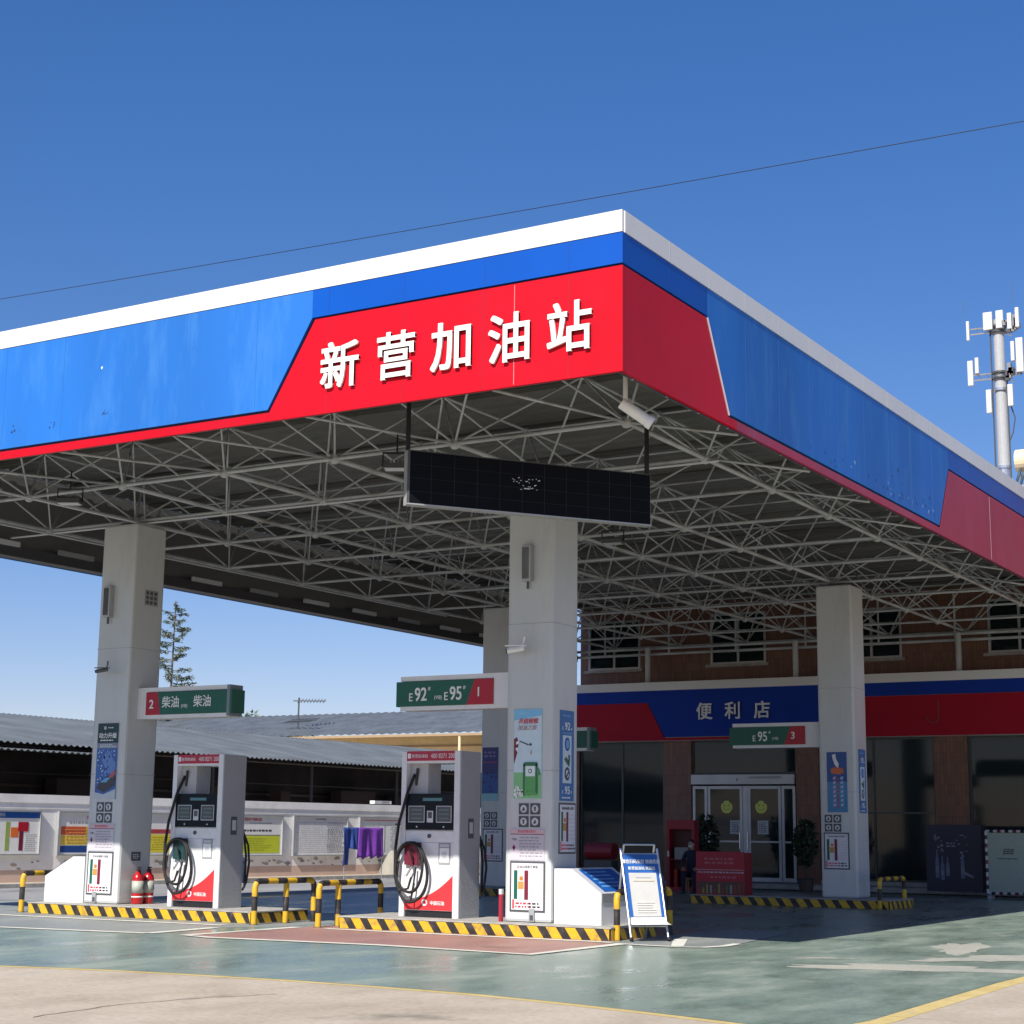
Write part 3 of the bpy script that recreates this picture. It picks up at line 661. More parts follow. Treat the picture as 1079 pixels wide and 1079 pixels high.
# pillar fixtures
def wall_lamp(x, y, z, label):
    t = empty('wall_lamp', (x, y, z), 0, label, 'wall lamp')
    m = MB(); m.box(-.08, .08, -.12, 0, -.3, .3, M_alu); m.build('housing', t, bevel=.01)
    m = MB()
    for k in range(6): m.box(-.07+.022*k, -.06+.022*k, -.127, -.12, -.26, .26, DGREY)
    m.build('grille', t)
    m = MB(); m.tube((0, -.05, -.3), (0, -.05, -.42), .02, DGREY, 8); m.build('cable_gland', t)
wall_lamp(-6.42, 9.19, 5.87, 'slim aluminium lamp housing high on the middle front pillar')
wall_lamp(-15.68, 9.19, 5.78, 'slim rusty-edged lamp housing high on the front left pillar')
s = Sheet(); s.rect(0, 0, .36, .3, GREY, 1)
for i in range(3):
    for j in range(3): s.rect(.03+.11*i, .03+.09*j, .1+.11*i, .09+.09*j, DGREY, 2)
place(s, 'junction_plate', (-15.104, 9.5, 5.73), R(90), 'small grey gridded plate high on the right face of the front left pillar', 'plate')
s = Sheet(); s.rect(0, 0, .24, .16, DGREY, 1); s.rows(.03, .2, .03, .13, 3, LGREY, 3, 2)
place(s, 'junction_plate', (-15.104, 9.5, .95), R(90), 'small dark plate above the fire extinguishers', 'plate')
s = Sheet(); s.rect(0, 0, .1, .2, GREY, 1); s.rect(.02, .02, .08, .1, DGREY, 2)
for X, l in ((-6.36, 'small grey socket below the evacuation map of the middle front pillar'), (-15.72, 'small grey socket below the evacuation map of the front left pillar')):
    place(s, 'socket', (X, 9.17, .22), 0, l, 'socket'); s2 = Sheet(); s2.rect(0, 0, .1, .2, GREY, 1); s2.rect(.02, .02, .08, .1, DGREY, 2); s = s2

# ------------------------------------------------------------------ arm signs
def arm_sign(x0, x1, xp, y, num, left, texts, label, hidden=False):
    # green/red lightbox between x0..x1, bracket to pillar face xp
    t = empty('arm_sign', (xp, y, 3.83), 0, label, 'sign', 'green arm signs on the pillars')
    hw = .16; F = MB()
    lo, hi = min(x0, x1)-xp, max(x0, x1)-xp
    e0, e1 = (lo, 0) if left else (0, hi)
    F.box(e0, e1, -hw, hw, -.27, -.19, M_dfr); F.box(e0, e1, -hw, hw, .23, .31, M_dfr)
    if left: F.box(hi, 0, -hw, hw, -.19, .23, M_dfr)
    else: F.box(0, lo, -hw, hw, -.19, .23, M_dfr)
    F.box(lo+.02, hi-.02, -hw+.03, hw-.03, -.19, .23, GREY)
    if not left: F.box(hi, hi+.07, -hw-.02, hw+.02, -.25, .31, flat((.18, .22, .25)))
    F.build('frame', t)
    P = MB(); k = .12
    for sgn in (-1, 1):
        ya, yb = (-hw-.02, -hw) if sgn < 0 else (hw, hw+.02)
        if left:
            d = hi-.42; P.prism([(lo-.07, -.2), (d-.1, -.2), (d+.06, .22), (lo-.07, .22)], ya, yb, 'y', GREEN); P.prism([(d-.1, -.2), (hi, -.2), (hi, .22), (d+.06, .22)], ya, yb, 'y', SIGNRED)
        else:
            d = lo+.3; P.prism([(lo, -.2), (d+.06, -.2), (d-.02, .22), (lo, .22)], ya, yb, 'y', SIGNRED); P.prism([(d+.06, -.2), (hi, -.2), (hi, .22), (d-.02, .22)], ya, yb, 'y', GREEN)
    P.box(lo-.075 if left else hi+.07, lo-.071 if left else hi+.12, -hw-.02, hw+.02, -.2, .22, GREEN)
    P.build('light_panel', t)
    if not hidden:
        T = MB()
        for (b, x, z, sz, off, sx) in texts: T.text(b, x-xp, z, sz, WHITE, y=-hw-.021, ex=.004, off=off, sx=sx)
        T.build('lettering', t)
    return t
arm_sign(-9.1, -7.24, -6.825, 9.62, '1', True, [('E', -8.87, -.045, .13, .015, .9), ('92', -8.67, .0, .22, .02, .8), ('#', -8.5, .09, .06, .01, 1), ('(VIB)', -8.32, -.07, .08, 0, .9), ('E', -8.16, -.045, .13, .015, .9), ('95', -7.97, .0, .22, .02, .8), ('#', -7.8, .09, .06, .01, 1), ('1', -7.52, .01, .15, .02, 1)], 'green and red arm sign reading E92 E95 and 1 on the middle pillar')
arm_sign(-14.88, -12.92, -15.106, 9.62, '2', False, [('2', -14.74, .0, .16, .02, 1), ('柴油', -14.27, .03, .21, .012, .95), ('(VIB)', -13.93, -.06, .08, 0, .9), ('柴油', -13.5, .03, .21, .012, .95)], 'green and red arm sign reading 2 and diesel on the front left pillar')
arm_sign(-8.93, -7.1, -6.68, 23.3, '3', True, [('E', -8.37, -.045, .13, .015, .9), ('95', -8.16, .0, .22, .02, .8), ('#', -7.98, .09, .06, .01, 1), ('(VIB)', -7.84, -.06, .08, 0, .9), ('3', -7.4, .01, .16, .02, 1)], 'green and red arm sign reading E95 and 3 on the back right pillar')
arm_sign(-14.72, -12.86, -14.96, 23.3, '4', False, [], 'green arm sign whose tip peeks out right of the middle pillar', hidden=True)

# ------------------------------------------------------------------ fuel dispensers
def dispenser(x0, y0, w, label, boot, group='fuel dispensers', z0=.205):
    t = empty('fuel_dispenser', (x0+w/2, y0+.31, z0), 0, label, 'fuel dispenser', group)
    h = w/2; D = .31; H = 2.70
    m = MB(); m.box(-h, -h+.1, -D, D, 0, H, M_dfr); m.box(h-.13, h-.02, -D, D, 0, H, M_dfr); m.build('side_pylon', t, bevel=.008)
    m = MB(); m.box(h-.02, h, -D+.004, D-.004, .0, H-.01, M_dsd); m.box(h, h+.002, -D+.05, D-.05, .05, .62, M_perf)
    m.box(h, h+.006, -.06, .1, 1.28, 1.6, DGREY); m.box(h+.006, h+.01, -.03, .07, 1.36, 1.54, LGREY); m.build('side_panel', t)
    m = MB(); m.box(-h+.1, h-.13, -D, D, 2.54, H, flat((.42, .02, .05)))
    m.text('新营加油站', -h+.36, 2.62, .06, WHITE, y=-D, ex=.003); m.text('400 8271 200', h-.36, 2.62, .075, flat((.75, .6, .6)), y=-D, ex=.003, off=.01, sx=.8)
    m.box(-h+.12, -h+.18, -D-.003, -D, 2.58, 2.66, WHITE); m.build('header_panel', t)
    m = MB(); m.box(-h+.1, h-.13, -D+.01, D-.01, 2.5, 2.54, M_dfr); m.build('header_rail', t)
    m = MB(); m.box(-h+.1, -h+.46, -D+.12, D-.12, 2.0, 2.5, flat((.42, .41, .4))); m.build('hose_mast_housing', t)
    m = MB(); m.box(-h+.1, h-.13, -D+.04, D-.04, 1.40, 2.0, M_dfr); m.build('meter_housing', t)
    m = MB(); m.box(-h+.1, h-.13, -D, -D+.04, 1.41, 2.0, pmat('display_black', (.006, .009, .014), .5, spec=.2))
    m.build('display_panel', t)
    for (a, b) in ((-h+.16, -h+.48), (-h+.71, -h+1.01)):
        m = MB(); m.box(a, b, -D-.006, -D, 1.53, 1.80, LGREY); m.box(a+.012, b-.012, -D-.009, -D-.006, 1.542, 1.788, flat((.05, .07, .075), .2))
        for k in range(3): m.box(a+.06, b-.05, -D-.011, -D-.009, 1.58+.07*k, 1.61+.07*k, flat((.12, .15, .16)))
        m.build('screen', t)
    m = MB(); m.box(-h+.53, -h+.65, -D-.006, -D, 1.53, 1.72, LGREY); m.box(-h+.55, -h+.63, -D-.008, -D-.006, 1.6, 1.7, DGREY); m.build('keypad', t)
    m = MB(); m.box(-h+.44, -h+.82, -D-.004, -D, 1.88, 1.93, flat((.08, .2, .22))); m.build('model_strip', t)
    m = MB(); m.tube((-h+.33, -D-.006, 1.46), (-h+.33, -D, 1.46), .015, LGREY); m.build('button', t); m = MB(); m.tube((-h+.86, -D-.006, 1.46), (-h+.86, -D, 1.46), .015, LGREY); m.build('button', t)
    m = MB(); m.box(-h+.1, h-.13, -D+.03, D-.03, .11, 1.4, flat((.6, .6, .6))); m.box(-h+.1, h-.13, -D+.022, -D+.03, .12, 1.39, M_dfr); m.box(-h+.12, h-.15, -D+.019, -D+.0225, 1.2, 1.206, GREY)
    m.tube((-h+.57, -D+.005, 1.31), (-h+.57, -D+.022, 1.31), .035, DGREY, 16); m.build('cabinet_door', t)
    m = MB(); pts = []
    for k in range(13):
        q = k/12; pts.append((-h+.1+q*(w-.23), .27+.42*(q**2.2)))
    m.prism([(-h+.1, .12)]+[(h-.13, .12)]+pts[::-1], -D+.016, -D+.021, 'y', flat((.75, .03, .035)))
    pale = [(a, b) for a, b in pts]+[(a, b+.03) for a, b in pts[::-1]]
    for k in range(12): m.prism([pts[k], pts[k+1], (pts[k+1][0], pts[k+1][1]+.035), (pts[k][0], pts[k][1]+.035)], -D+.017, -D+.021, 'y', flat((.65, .62, .6)))
    m.tube((-h+.5, -D+.010, .24), (-h+.5, -D+.016, .24), .055, WHITE, 18); m.tube((-h+.51, -D+.007, .24), (-h+.51, -D+.010, .24), .028, RED, 14)
    m.text('中国石油', -h+.75, .235, .065, WHITE, y=-D+.016, ex=.003, off=.015); m.build('red_swoosh_panel', t)
    m = MB(); m.box(-h+.1, h-.13, -D+.05, D-.05, 0, .11, BLACK); m.build('plinth', t)
    m = MB(); m.box(-h+.76, -h+.99, -D+.012, -D+.022, .86, 1.2, GREY); m.box(-h+.785, -h+.965, -D+.009, -D+.012, .89, 1.12, WHITE); m.box(-h+.83, -h+.92, -D+.007, -D+.009, .95, 1.06, LGREY); m.box(-h+.79, -h+.96, -D+.009, -D+.012, 1.14, 1.18, LGREY); m.build('payment_placard', t)
    m = MB(); m.box(-h+.12, -h+.38, -D-.05, -D+.022, .84, 1.2, boot); m.box(-h+.38, -h+.42, -D-.05, -D+.022, .82, 1.2, BLACK); m.build('nozzle_boot', t, bevel=.01)
    m = MB(); m.tube((-h+.3, -D-.07, .82), (-h+.24, -D-.1, 1.06), .03, boot, 10); m.tube((-h+.3, -D-.07, .82), (-h+.2, -D-.09, .66), .018, M_steel, 8); m.path([(-h+.24, -D-.1, 1.08), (-h+.33, -D-.14, 1.02), (-h+.33, -D-.12, .9)], .014, BLACK, 6); m.build('nozzle', t, smooth=False)
    m = MB()
    def loop(cx, cz, rx, rz, yy, a0, a1, n=36): return [(cx+rx*math.cos(a0+(a1-a0)*k/n), yy+.02*math.sin(6*PI*k/n), cz+rz*math.sin(a0+(a1-a0)*k/n)) for k in range(n+1)]
    cx = -h+.30
    m.path([(-h+.2, -D+.1, 2.32), (-h+.15, -D-.04, 2.0), (-h+.02, -D-.08, 1.5), (-h-.02, -D-.1, 1.1)]+loop(cx, .72, .32, .48, -D-.1, PI, 3.0*PI), .025, M_rub, 8)
    m.path(loop(cx-.01, .80, .27, .40, -D-.14, .5*PI, 2.9*PI), .025, M_rub, 8)
    m.path([(-h+.3, -D-.09, .64), (-h+.26, -D-.12, .46), (-h+.1, -D-.13, .42), (-h+.02, -D-.12, .55), (-h+.05, -D-.1, .9)], .02, M_rub, 8)
    m.path([(-h+.36, -D-.05, .8), (-h+.35, -D-.1, .5), (-h+.31, -D-.11, .26)], .016, M_rub, 8)
    m.build('hose', t, smooth=True)
    m = MB(); m.path([(h-.05, D+.03, 1.35), (h+.06, D+.06, 1.1), (h+.09, D+.07, .8), (h+.05, D+.06, .45), (h-.03, D+.05, .3)], .02, M_rub, 8); m.path([(h-.02, D+.03, 1.3), (h+.02, D+.06, .9), (h+.0, D+.07, .35)], .02, M_rub, 8); m.build('rear_hose', t, smooth=True)
    m = MB(); m.tube((-h+.22, -D+.12, 2.14), (-h+.27, -D+.08, 2.42), .022, BLACK, 8); m.build('hose_mast', t)
    return t
dispenser(-8.93, 9.3, 1.18, 'white and red fuel pump with a maroon nozzle left of the middle pillar', flat((.14, .012, .03)))
dispenser(-13.95, 9.25, 1.2, 'white and red fuel pump with a dark green nozzle right of the front left pillar', flat((.012, .05, .05)))

# ------------------------------------------------------------------ sloped cabinets beside the pillars
def cabinet(xa, xb, y0, y1, mirror, label, blue):
    t = empty('sloped_cabinet', ((xa+xb)/2, (y0+y1)/2, .205), 0, label, 'cabinet')
    cx = (xa+xb)/2; hy = (y1-y0)/2; w = (xb-xa)/2
    prof = [(-w, 0), (w, 0), (w, .47), (-w+.3, .84), (-w, .84)]
    if mirror: prof = [(-a, b) for a, b in prof]
    m = MB(); m.prism(prof, -hy, hy, 'y', M_dfr); m.build('body', t)
    sg = -1 if mirror else 1
    top = [(sg*(-w+.3), .84), (sg*w, .47)]
    L = MB(); e = .012
    n = Vector((.37, .0, 1.02)).normalized() if False else None
    d = Vector((top[1][0]-top[0][0], 0, top[1][1]-top[0][1])).normalized(); nn = Vector((-d.z, 0, d.x)) if not mirror else Vector((d.z, 0, -d.x))
    if nn.z < 0: nn = -nn
    def quad(u0, u1, v0, v1, h, mat):
        a = Vector((top[0][0], 0, top[0][1])); LL = (Vector((top[1][0], 0, top[1][1]))-a).length
        P = []
        for hh in (0.001, h):
            for (u, v) in ((u0, v0), (u1, v0), (u1, v1), (u0, v1)):
                P.append(a+d*(u*LL)+Vector((0, -hy+v*2*hy, 0))+nn*hh)
        L.add(P, [(0, 3, 2, 1), (4, 5, 6, 7), (0, 1, 5, 4), (1, 2, 6, 5), (2, 3, 7, 6), (3, 0, 4, 7)], mat)
    quad(0, 1, 0, 1, .008 if blue else .014, LGREY if blue else DGREY)
    if blue:
        quad(.06, .94, .12, .92, .012, flat((.01, .1, .38)))
        for k in range(5): quad(.15+.14*k, .2+.14*k, .2+.03*(k % 2), .7, .015, flat((.15, .35, .65)))
    L.build('lid', t)
    if blue:
        m = MB(); m.box(sg*(w+.001), sg*(w+.01), -hy+.01, hy-.01, .34, .47, GREY); m.build('end_trim', t)
cabinet(-5.93, -5.1, 9.215, 10.6, False, 'white sloped cabinet with a blue lid right of the middle pillar', True)
cabinet(-17.0, -16.0, 9.22, 10.0, True, 'white sloped cabinet left of the front left pillar', False)

# small red post at the left foot of the middle pillar
m = MB(); m.box(-.025, .025, -.03, .03, 0, .42, flat((.32, .012, .03))); m.box(-.025, .025, -.03, .03, .42, .5, LGREY); o = m.build('marker_post'); o.location = (-6.86, 9.15, .206); tag(o, 'short red and white marker at the foot of the middle front pillar', 'marker')

# ------------------------------------------------------------------ fire extinguishers
def extinguisher(x, y, label):
    t = empty('fire_extinguisher', (x, y, .206), R(60), label, 'extinguisher', 'red fire extinguishers at the front left pillar')
    m = MB(); m.lathe([(.095, .0), (.105, .02), (.105, .46), (.09, .52), (.045, .56), (.03, .6)], 0, 0, pmat('extinguisher_red', (.42, .008, .012), .25, coat=.3), 20); m.build('tank', t, smooth=True)
    m = MB(); m.lathe([(.1065, .2), (.1065, .42)], 0, 0, flat((.38, .4, .35)), 20); m.build('label_band', t, smooth=True)
    m = MB(); m.lathe([(.107, .12), (.107, .145)], 0, 0, WHITE, 20); m.build('base_band', t, smooth=True)
    m = MB(); m.box(-.02, .02, -.1, .06, .6, .63, BLACK); m.box(-.02, .02, -.12, .03, .65, .67, BLACK); m.tube((0, 0, .56), (0, 0, .66), .02, DGREY, 8); m.build('valve_handle', t)
    m = MB(); m.path([(0, .04, .61), (.06, .1, .6), (.12, .09, .45), (.125, .05, .25)], .012, M_rub, 6); m.build('hose', t, smooth=True)
extinguisher(-14.93, 9.52, 'left one of two red fire extinguishers by the front left pillar')
extinguisher(-14.93, 9.80, 'right one of two red fire extinguishers by the front left pillar')

# ------------------------------------------------------------------ pipe guards
def bend(pts, r=.13, n=6):
    P = [Vector(p) for p in pts]; out = [P[0]]
    for a, b, c in zip(P, P[1:], P[2:]):
        u = (a-b).normalized(); v = (c-b).normalized(); p0 = b+u*r; p1 = b+v*r
        for k in range(n+1):
            s = k/n; out.append(p0*(1-s)**2+b*2*s*(1-s)+p1*s*s)
    out.append(P[-1]); return out
def resample(P, step):
    out = [P[0]]; 
    for a, b in zip(P, P[1:]):
        L = (b-a).length; n = max(1, int(L/step+.5))
        for k in range(1, n+1): out.append(a+(b-a)*k/n)
    return out
def guard(pts, legs, label, r=.05, start=1):
    org = Vector(pts[0]); t = empty('pipe_guard', org, 0, label, 'barrier', 'yellow and black pipe guards')
    def stripes(P, name, first):
        P = [Vector(p)-org for p in P]; P = resample(P, .04); L = 0; mats = []
        for a, b in zip(P, P[1:]):
            L += (b-a).length; mats.append(M_yel if int(L/.24+first) % 2 == 0 else M_blk)
        m = MB(); m.path(P, r, M_yel, 12, mats); m.build(name, t, smooth=True)
    stripes(bend(pts), 'rail', 0)
    for (a, b) in legs: stripes([a, b], 'leg', 0)
    m = MB()
    for p in [pts[0], pts[-1]]+[l[0] for l in legs]:
        q = Vector(p)-org; m.lathe([(.085, q.z), (.085, q.z+.012)], q.x, q.y, M_blk, 14)
    m.build('base_plate', t)
H = .72
guard([(-11.42, 8.62, 0), (-11.42, 8.62, H), (-11.3, 10.1, H), (-11.3, 10.1, 0)], [((-11.38, 9.42, 0), (-11.38, 9.42, H-.03))], 'yellow and black pipe guard at the right end of the left island')
guard([(-10.14, 8.72, 0), (-10.14, 8.72, H), (-10.14, 10.5, H), (-10.14, 10.5, 0)], [((-10.14, 9.26, 0), (-10.14, 9.26, H-.03))], 'yellow and black pipe guard at the left end of the middle island')
guard([(-4.72, 9.0, 0), (-4.72, 9.0, H), (-4.75, 10.9, H), (-4.75, 10.9, 0)], [], 'yellow and black pipe guard behind the leaning notice stand')
guard([(-17.25, 8.9, 0), (-17.25, 8.9, H), (-17.25, 10.2, H), (-17.25, 10.2, 0)], [], 'yellow and black pipe guard at the far left, beside the sloped cabinet')
guard([(-5.15, 22.35, 0), (-5.15, 22.35, H-.06), (-5.1, 23.9, H-.06), (-5.1, 23.9, 0)], [], 'yellow and black pipe guard at the back right island')

# ------------------------------------------------------------------ A-frame notice stand
t = empty('notice_stand', (-4.21, 9.1, .01), R(48), 'leaning white notice board with blue header on a tubular stand by the kerb', 'notice stand')
W2 = .30; back = math.tan(R(19))
def fr(u, v, d=0): return (u, v*back+d*.95, v)
m = MB(); m.tube(fr(-W2, .0), fr(-W2, 1.36), .018, M_steel, 10); m.tube(fr(W2, .0), fr(W2, 1.36), .018, M_steel, 10)
m.tube(fr(-W2, 1.28), fr(W2, 1.28), .014, M_steel, 8); m.tube(fr(-W2, .22), fr(W2, .22), .012, M_steel, 8); m.build('front_frame', t)
m = MB()
for u in (-W2+.05, W2-.05): m.tube((u, .82, 0), (u, 1.3*back, 1.42), .016, M_steel, 8)
m.tube((-W2+.05, 1.3*back, 1.42), (W2-.05, 1.3*back, 1.42), .014, M_steel, 8); m.build('rear_frame', t)
for u in (-W2, W2):
    m = MB(); m.ball((u, 0, .035), .035, M_rub, 10, 6); m.build('foot', t, smooth=True)
B = MB()
def bq(u0, u1, v0, v1, d, mat):
    P = []
    for dd in (d, d+.01):
        for u, v in ((u0, v0), (u1, v0), (u1, v1), (u0, v1)): P.append((u, v*back-dd, v))
    B.add(P, [(3, 2, 1, 0)[::-1], (4, 5, 6, 7), (0, 1, 5, 4), (1, 2, 6, 5), (2, 3, 7, 6), (3, 0, 4, 7)], mat)
bq(-W2+.02, W2-.02, .35, 1.27, .01, flat((.02, .1, .34))); B.build('board', t)
B = MB(); bq(-W2+.075, W2-.075, .36, 1.0, .021, flat((.5, .49, .46)))
rnd = random.Random(2)
for k in range(5): bq(-.15, .15*rnd.uniform(.6, 1), .42+.035*k, .432+.035*k, .032, flat((.6, .58, .52)))
bq(-.17, .17, .88, .9, .032, flat((.55, .5, .4))); bq(-.12, .12, .93, .945, .032, flat((.5, .5, .5)))
B.build('paper', t)
def slant_text(body, u, v, size, mat, sx=1):
    mm = MB(); mm.text(body, 0, 0, size, mat, y=0, ex=.003, off=.01, sx=sx)
    mm.v = [(a+u, (v+c)*back-.022+b, v+c) for a, b, c in mm.v]; return mm
T = slant_text('微信扫码支付 加油优惠', 0, 1.17, .062, WHITE, .9); T2 = slant_text('新营加油站 欢迎您', 0, 1.07, .05, WHITE, 1)
T.add(T2.v, T2.f, WHITE); T.build('lettering', t)
m = MB(); P = []
for k in range(8):
    q = k/7; P.append((q, .35-.10*q-.02*math.sin(q*PI), -.03-.13*q*q))
vs = [(-W2+.03-.05*q, z*back+d, z) for q, z, d in P]+[(W2-.03+.05*q, z*back+d, z) for q, z, d in P]
m.add(vs, [(i, 8+i, 9+i, i+1) for i in range(7)], flat((.7, .7, .68))); m.build('curled_sheet', t, smooth=True)

# ------------------------------------------------------------------ shop building
YS = 33.3; YG = 33.62; YU = 34.6
bl = empty('convenience_store', (-6, 38, 0), 0, 'brown tiled two-storey shop with a blue and red fascia under the canopy end', 'shop')
BO = Vector((-6, 38, 0))
def bb(mb, name, parent=bl, **k):
    mb.v = [tuple(Vector(v)-BO) for v in mb.v]; return mb.build(name, parent, **k)
BXL, BXR = -19.3, 8.0
# upper wall with window holes
wins = [(-19.0, -17.1, 6.75, 8.35), (-14.62, -12.75, 6.78, 8.4), (-10.3, -8.42, 6.76, 8.3), (-5.85, -4.05, 6.78, 8.35), (-1.4, .45, 6.78, 8.35), (3.0, 4.85, 6.78, 8.35)]
g = MB(); xs = [BXL]+[v for w in wins for v in w[:2]]+[BXR]
for i in range(0, len(xs)-1, 2): g.box(xs[i], xs[i+1], YU, YU+.3, 6.1, 11.4, M_tile)
for w in wins: g.box(w[0], w[1], YU, YU+.3, 6.1, w[2], M_tile); g.box(w[0], w[1], YU, YU+.3, w[3], 11.4, M_tile)
g.box(BXL, BXL+.3, YU+.3, 46, 0, 11.4, M_tile); g.box(BXR-.3, BXR, YU+.3, 46, 0, 11.4, M_tile); g.box(BXL+.3, BXR-.3, 45.7, 46, 0, 11.4, M_tile)
bb(g, 'wall')
for w in wins:
    g = MB(); a, b, c, d = w; y0, y1 = YU-.02, YU+.12
    for q in ((a, a+.07, c, d), (b-.07, b, c, d), (a+.07, b-.07, c, c+.07), (a+.07, b-.07, d-.07, d), ((a+b)/2-.035, (a+b)/2+.035, c+.07, d-.07), (a+.07, (a+b)/2-.035, c+1.02, c+1.08), ((a+b)/2+.035, b-.07, c+1.02, c+1.08)): g.box(q[0], q[1], y0, y1, q[2], q[3], M_alu)
    fo = bb(g, 'window'); g = MB(); g.box(a+.07, b-.07, YU+.05, YU+.06, c+.07, d-.07, M_glass); g.v = [tuple(Vector(v)-BO) for v in g.v]; g.build('pane', fo)
    g = MB(); g.box(a-.12, b+.12, YU-.14, YU-.02, c-.09, c-.002, M_conc); g.v = [tuple(Vector(v)-BO) for v in g.v]; g.build('sill', fo)
g = MB(); g.box(BXL-.2, BXR+.2, YU-.25, 46.2, 11.4, 11.6, M_conc); bb(g, 'roof')
g = MB(); g.box(BXL+.3, BXR-.3, YU+.3, 45.7, 5.9, 6.1, M_dark); g.box(BXL+.3, BXR-.3, YU+2.2, YU+2.3, 6.1, 11.4, M_dark); bb(g, 'upper_floor')
# projecting shop front
g = MB(); g.box(BXL, BXR, YS, YU, 5.92, 6.18, M_fw); bb(g, 'canopy_ledge')
g = MB(); g.box(BXL, BXR, YS+.06, YG+.4, 4.36, 5.92, LGREY); bb(g, 'fascia_backing')
g = MB(); g.box(BXL, BXR, YS, YS+.06, 5.54, 5.92, M_sblue); g.prism([(-16.2, 5.54), (-9.2, 5.54), (-9.2, 4.47), (-15.62, 4.47)], YS, YS+.06, 'y', M_sblue); bb(g, 'blue_fascia')
g = MB(); R2 = M_sred
g.prism([(BXL, 5.54), (-16.22, 5.54), (-15.64, 4.45), (-9.2, 4.45), (-9.2, 4.37), (BXL, 4.37)], YS-.002, YS+.06, 'y', R2); g.box(-9.18, BXR, YS-.002, YS+.06, 4.37, 5.53, R2); bb(g, 'red_fascia')
g = MB(); g.path([(-7.0, YS-.004, 5.36), (-6.99, YS-.004, 5.1), (-7.0, YS-.004, 4.8), (-7.1, YS-.004, 4.72), (-7.26, YS-.004, 4.76), (-7.38, YS-.004, 4.95)], .022, flat((.2, .05, .06), .8), 4); bb(g, 'hook_mark')  # hook-shaped mark, duller than the red fascia around it
g = MB()
for ch, cx in (('便', -14.26), ('利', -13.33), ('店', -12.37)): g.text(ch, cx, 5.24, .5, flat((.7, .72, .74)), y=YS-.002, ex=.04, off=.018)
bb(g, 'lettering')
pil = [(BXL, -18.8), (-15.83, -14.88), (-11.46, -10.75), (-7.27, -6.3), (-2.6, -1.8), (2.2, 3.0), (7.2, 8.0)]
g = MB()
for a, b in pil: q_ = MB(); q_.box(a, b, YG, YG+.45, 0, 4.36, M_tile); bb(q_, 'shopfront_pier')
g.box(BXL, -18.9, YG+.45, YU, 0, 5.9, M_tile); bb(g, 'end_wall')
def pane(a, b, c, d, mull=(), trans=(), name='shop_window', fr=M_alu, ft=.06):
    g = MB(); y0, y1 = YG+.1, YG+.18
    for q in [(a, a+ft, c, d), (b-ft, b, c, d), (a+ft, b-ft, c, c+ft), (a+ft, b-ft, d-ft, d)]+[(m-.03, m+.03, c+ft, d-ft) for m in mull]: g.box(q[0], q[1], y0, y1, q[2], q[3], fr)
    ms = [a+ft]+list(mull)+[b-ft]
    for z in trans:
        for u, v in zip(ms, ms[1:]): g.box(u+.031, v-.031, y0+.003, y1-.003, z-.025, z+.025, fr)
    fo = bb(g, name); g = MB(); g.box(a+ft, b-ft, YG+.13, YG+.14, c+ft, d-ft, M_glass); g.v = [tuple(Vector(v)-BO) for v in g.v]; g.build('pane', fo)
    return fo
DF = flat((.05, .06, .06))
pane(-18.8, -15.83, .25, 4.36, (-17.3,), (), fr=DF); pane(-14.88, -11.46, 3.34, 4.36, (), (), 'transom_window', fr=DF)
pane(-10.75, -7.27, .25, 4.36, (-9.1,), (2.2,), fr=DF); pane(-6.3, -2.6, .25, 4.36, (-4.5,), (), fr=DF); pane(-1.8, 2.2, .25, 4.36, (.2,), fr=DF); pane(3.0, 7.2, .25, 4.36, (5.1,), fr=DF)
for a, b in ((-18.8, -15.83), (-10.75, -7.27), (-6.3, -2.6), (-1.8, 2.2), (3.0, 7.2)): g = MB(); g.box(a, b, YG+.02, YG+.3, 0, .25, M_conc); bb(g, 'window_plinth')
# door set
g = MB(); g.box(-14.86, -11.5, YG-.06, YG+.2, 3.03, 3.32, M_alu); g.box(-13.35, -13.31, YG-.063, YG-.06, 3.12, 3.2, DGREY); g.box(-12.95, -11.9, YG-.063, YG-.06, 3.2, 3.26, flat((.3, .3, .3)))
bb(g, 'door_operator')
def leaf(a, b, name, handle=None, rail=True):
    g = MB(); y0, y1 = YG+.02, YG+.08; c, d = .16, 2.98; w = .085
    for q in [(a, a+w, c, d), (b-w, b, c, d), (a+w, b-w, c, c+.12), (a+w, b-w, d-.09, d)]+([(a+w, b-w, 1.3, 1.35)] if rail else []): g.box(q[0], q[1], y0, y1, q[2], q[3], M_alu)
    fo = bb(g, name); g = MB(); g.box(a+w, b-w, YG+.045, YG+.055, c+.12, d-.09, M_glass); g.v = [tuple(Vector(v)-BO) for v in g.v]; g.build('pane', fo)
    return fo
leaf(-14.84, -14.36, 'side_light', rail=False)
d1 = leaf(-14.34, -13.2, 'door'); d2 = leaf(-13.02, -11.96, 'door'); leaf(-11.94, -11.5, 'side_light')
g = MB(); g.box(-13.19, -13.03, YG+.03, YG+.09, .16, 2.98, M_alu); bb(g, 'door_post')
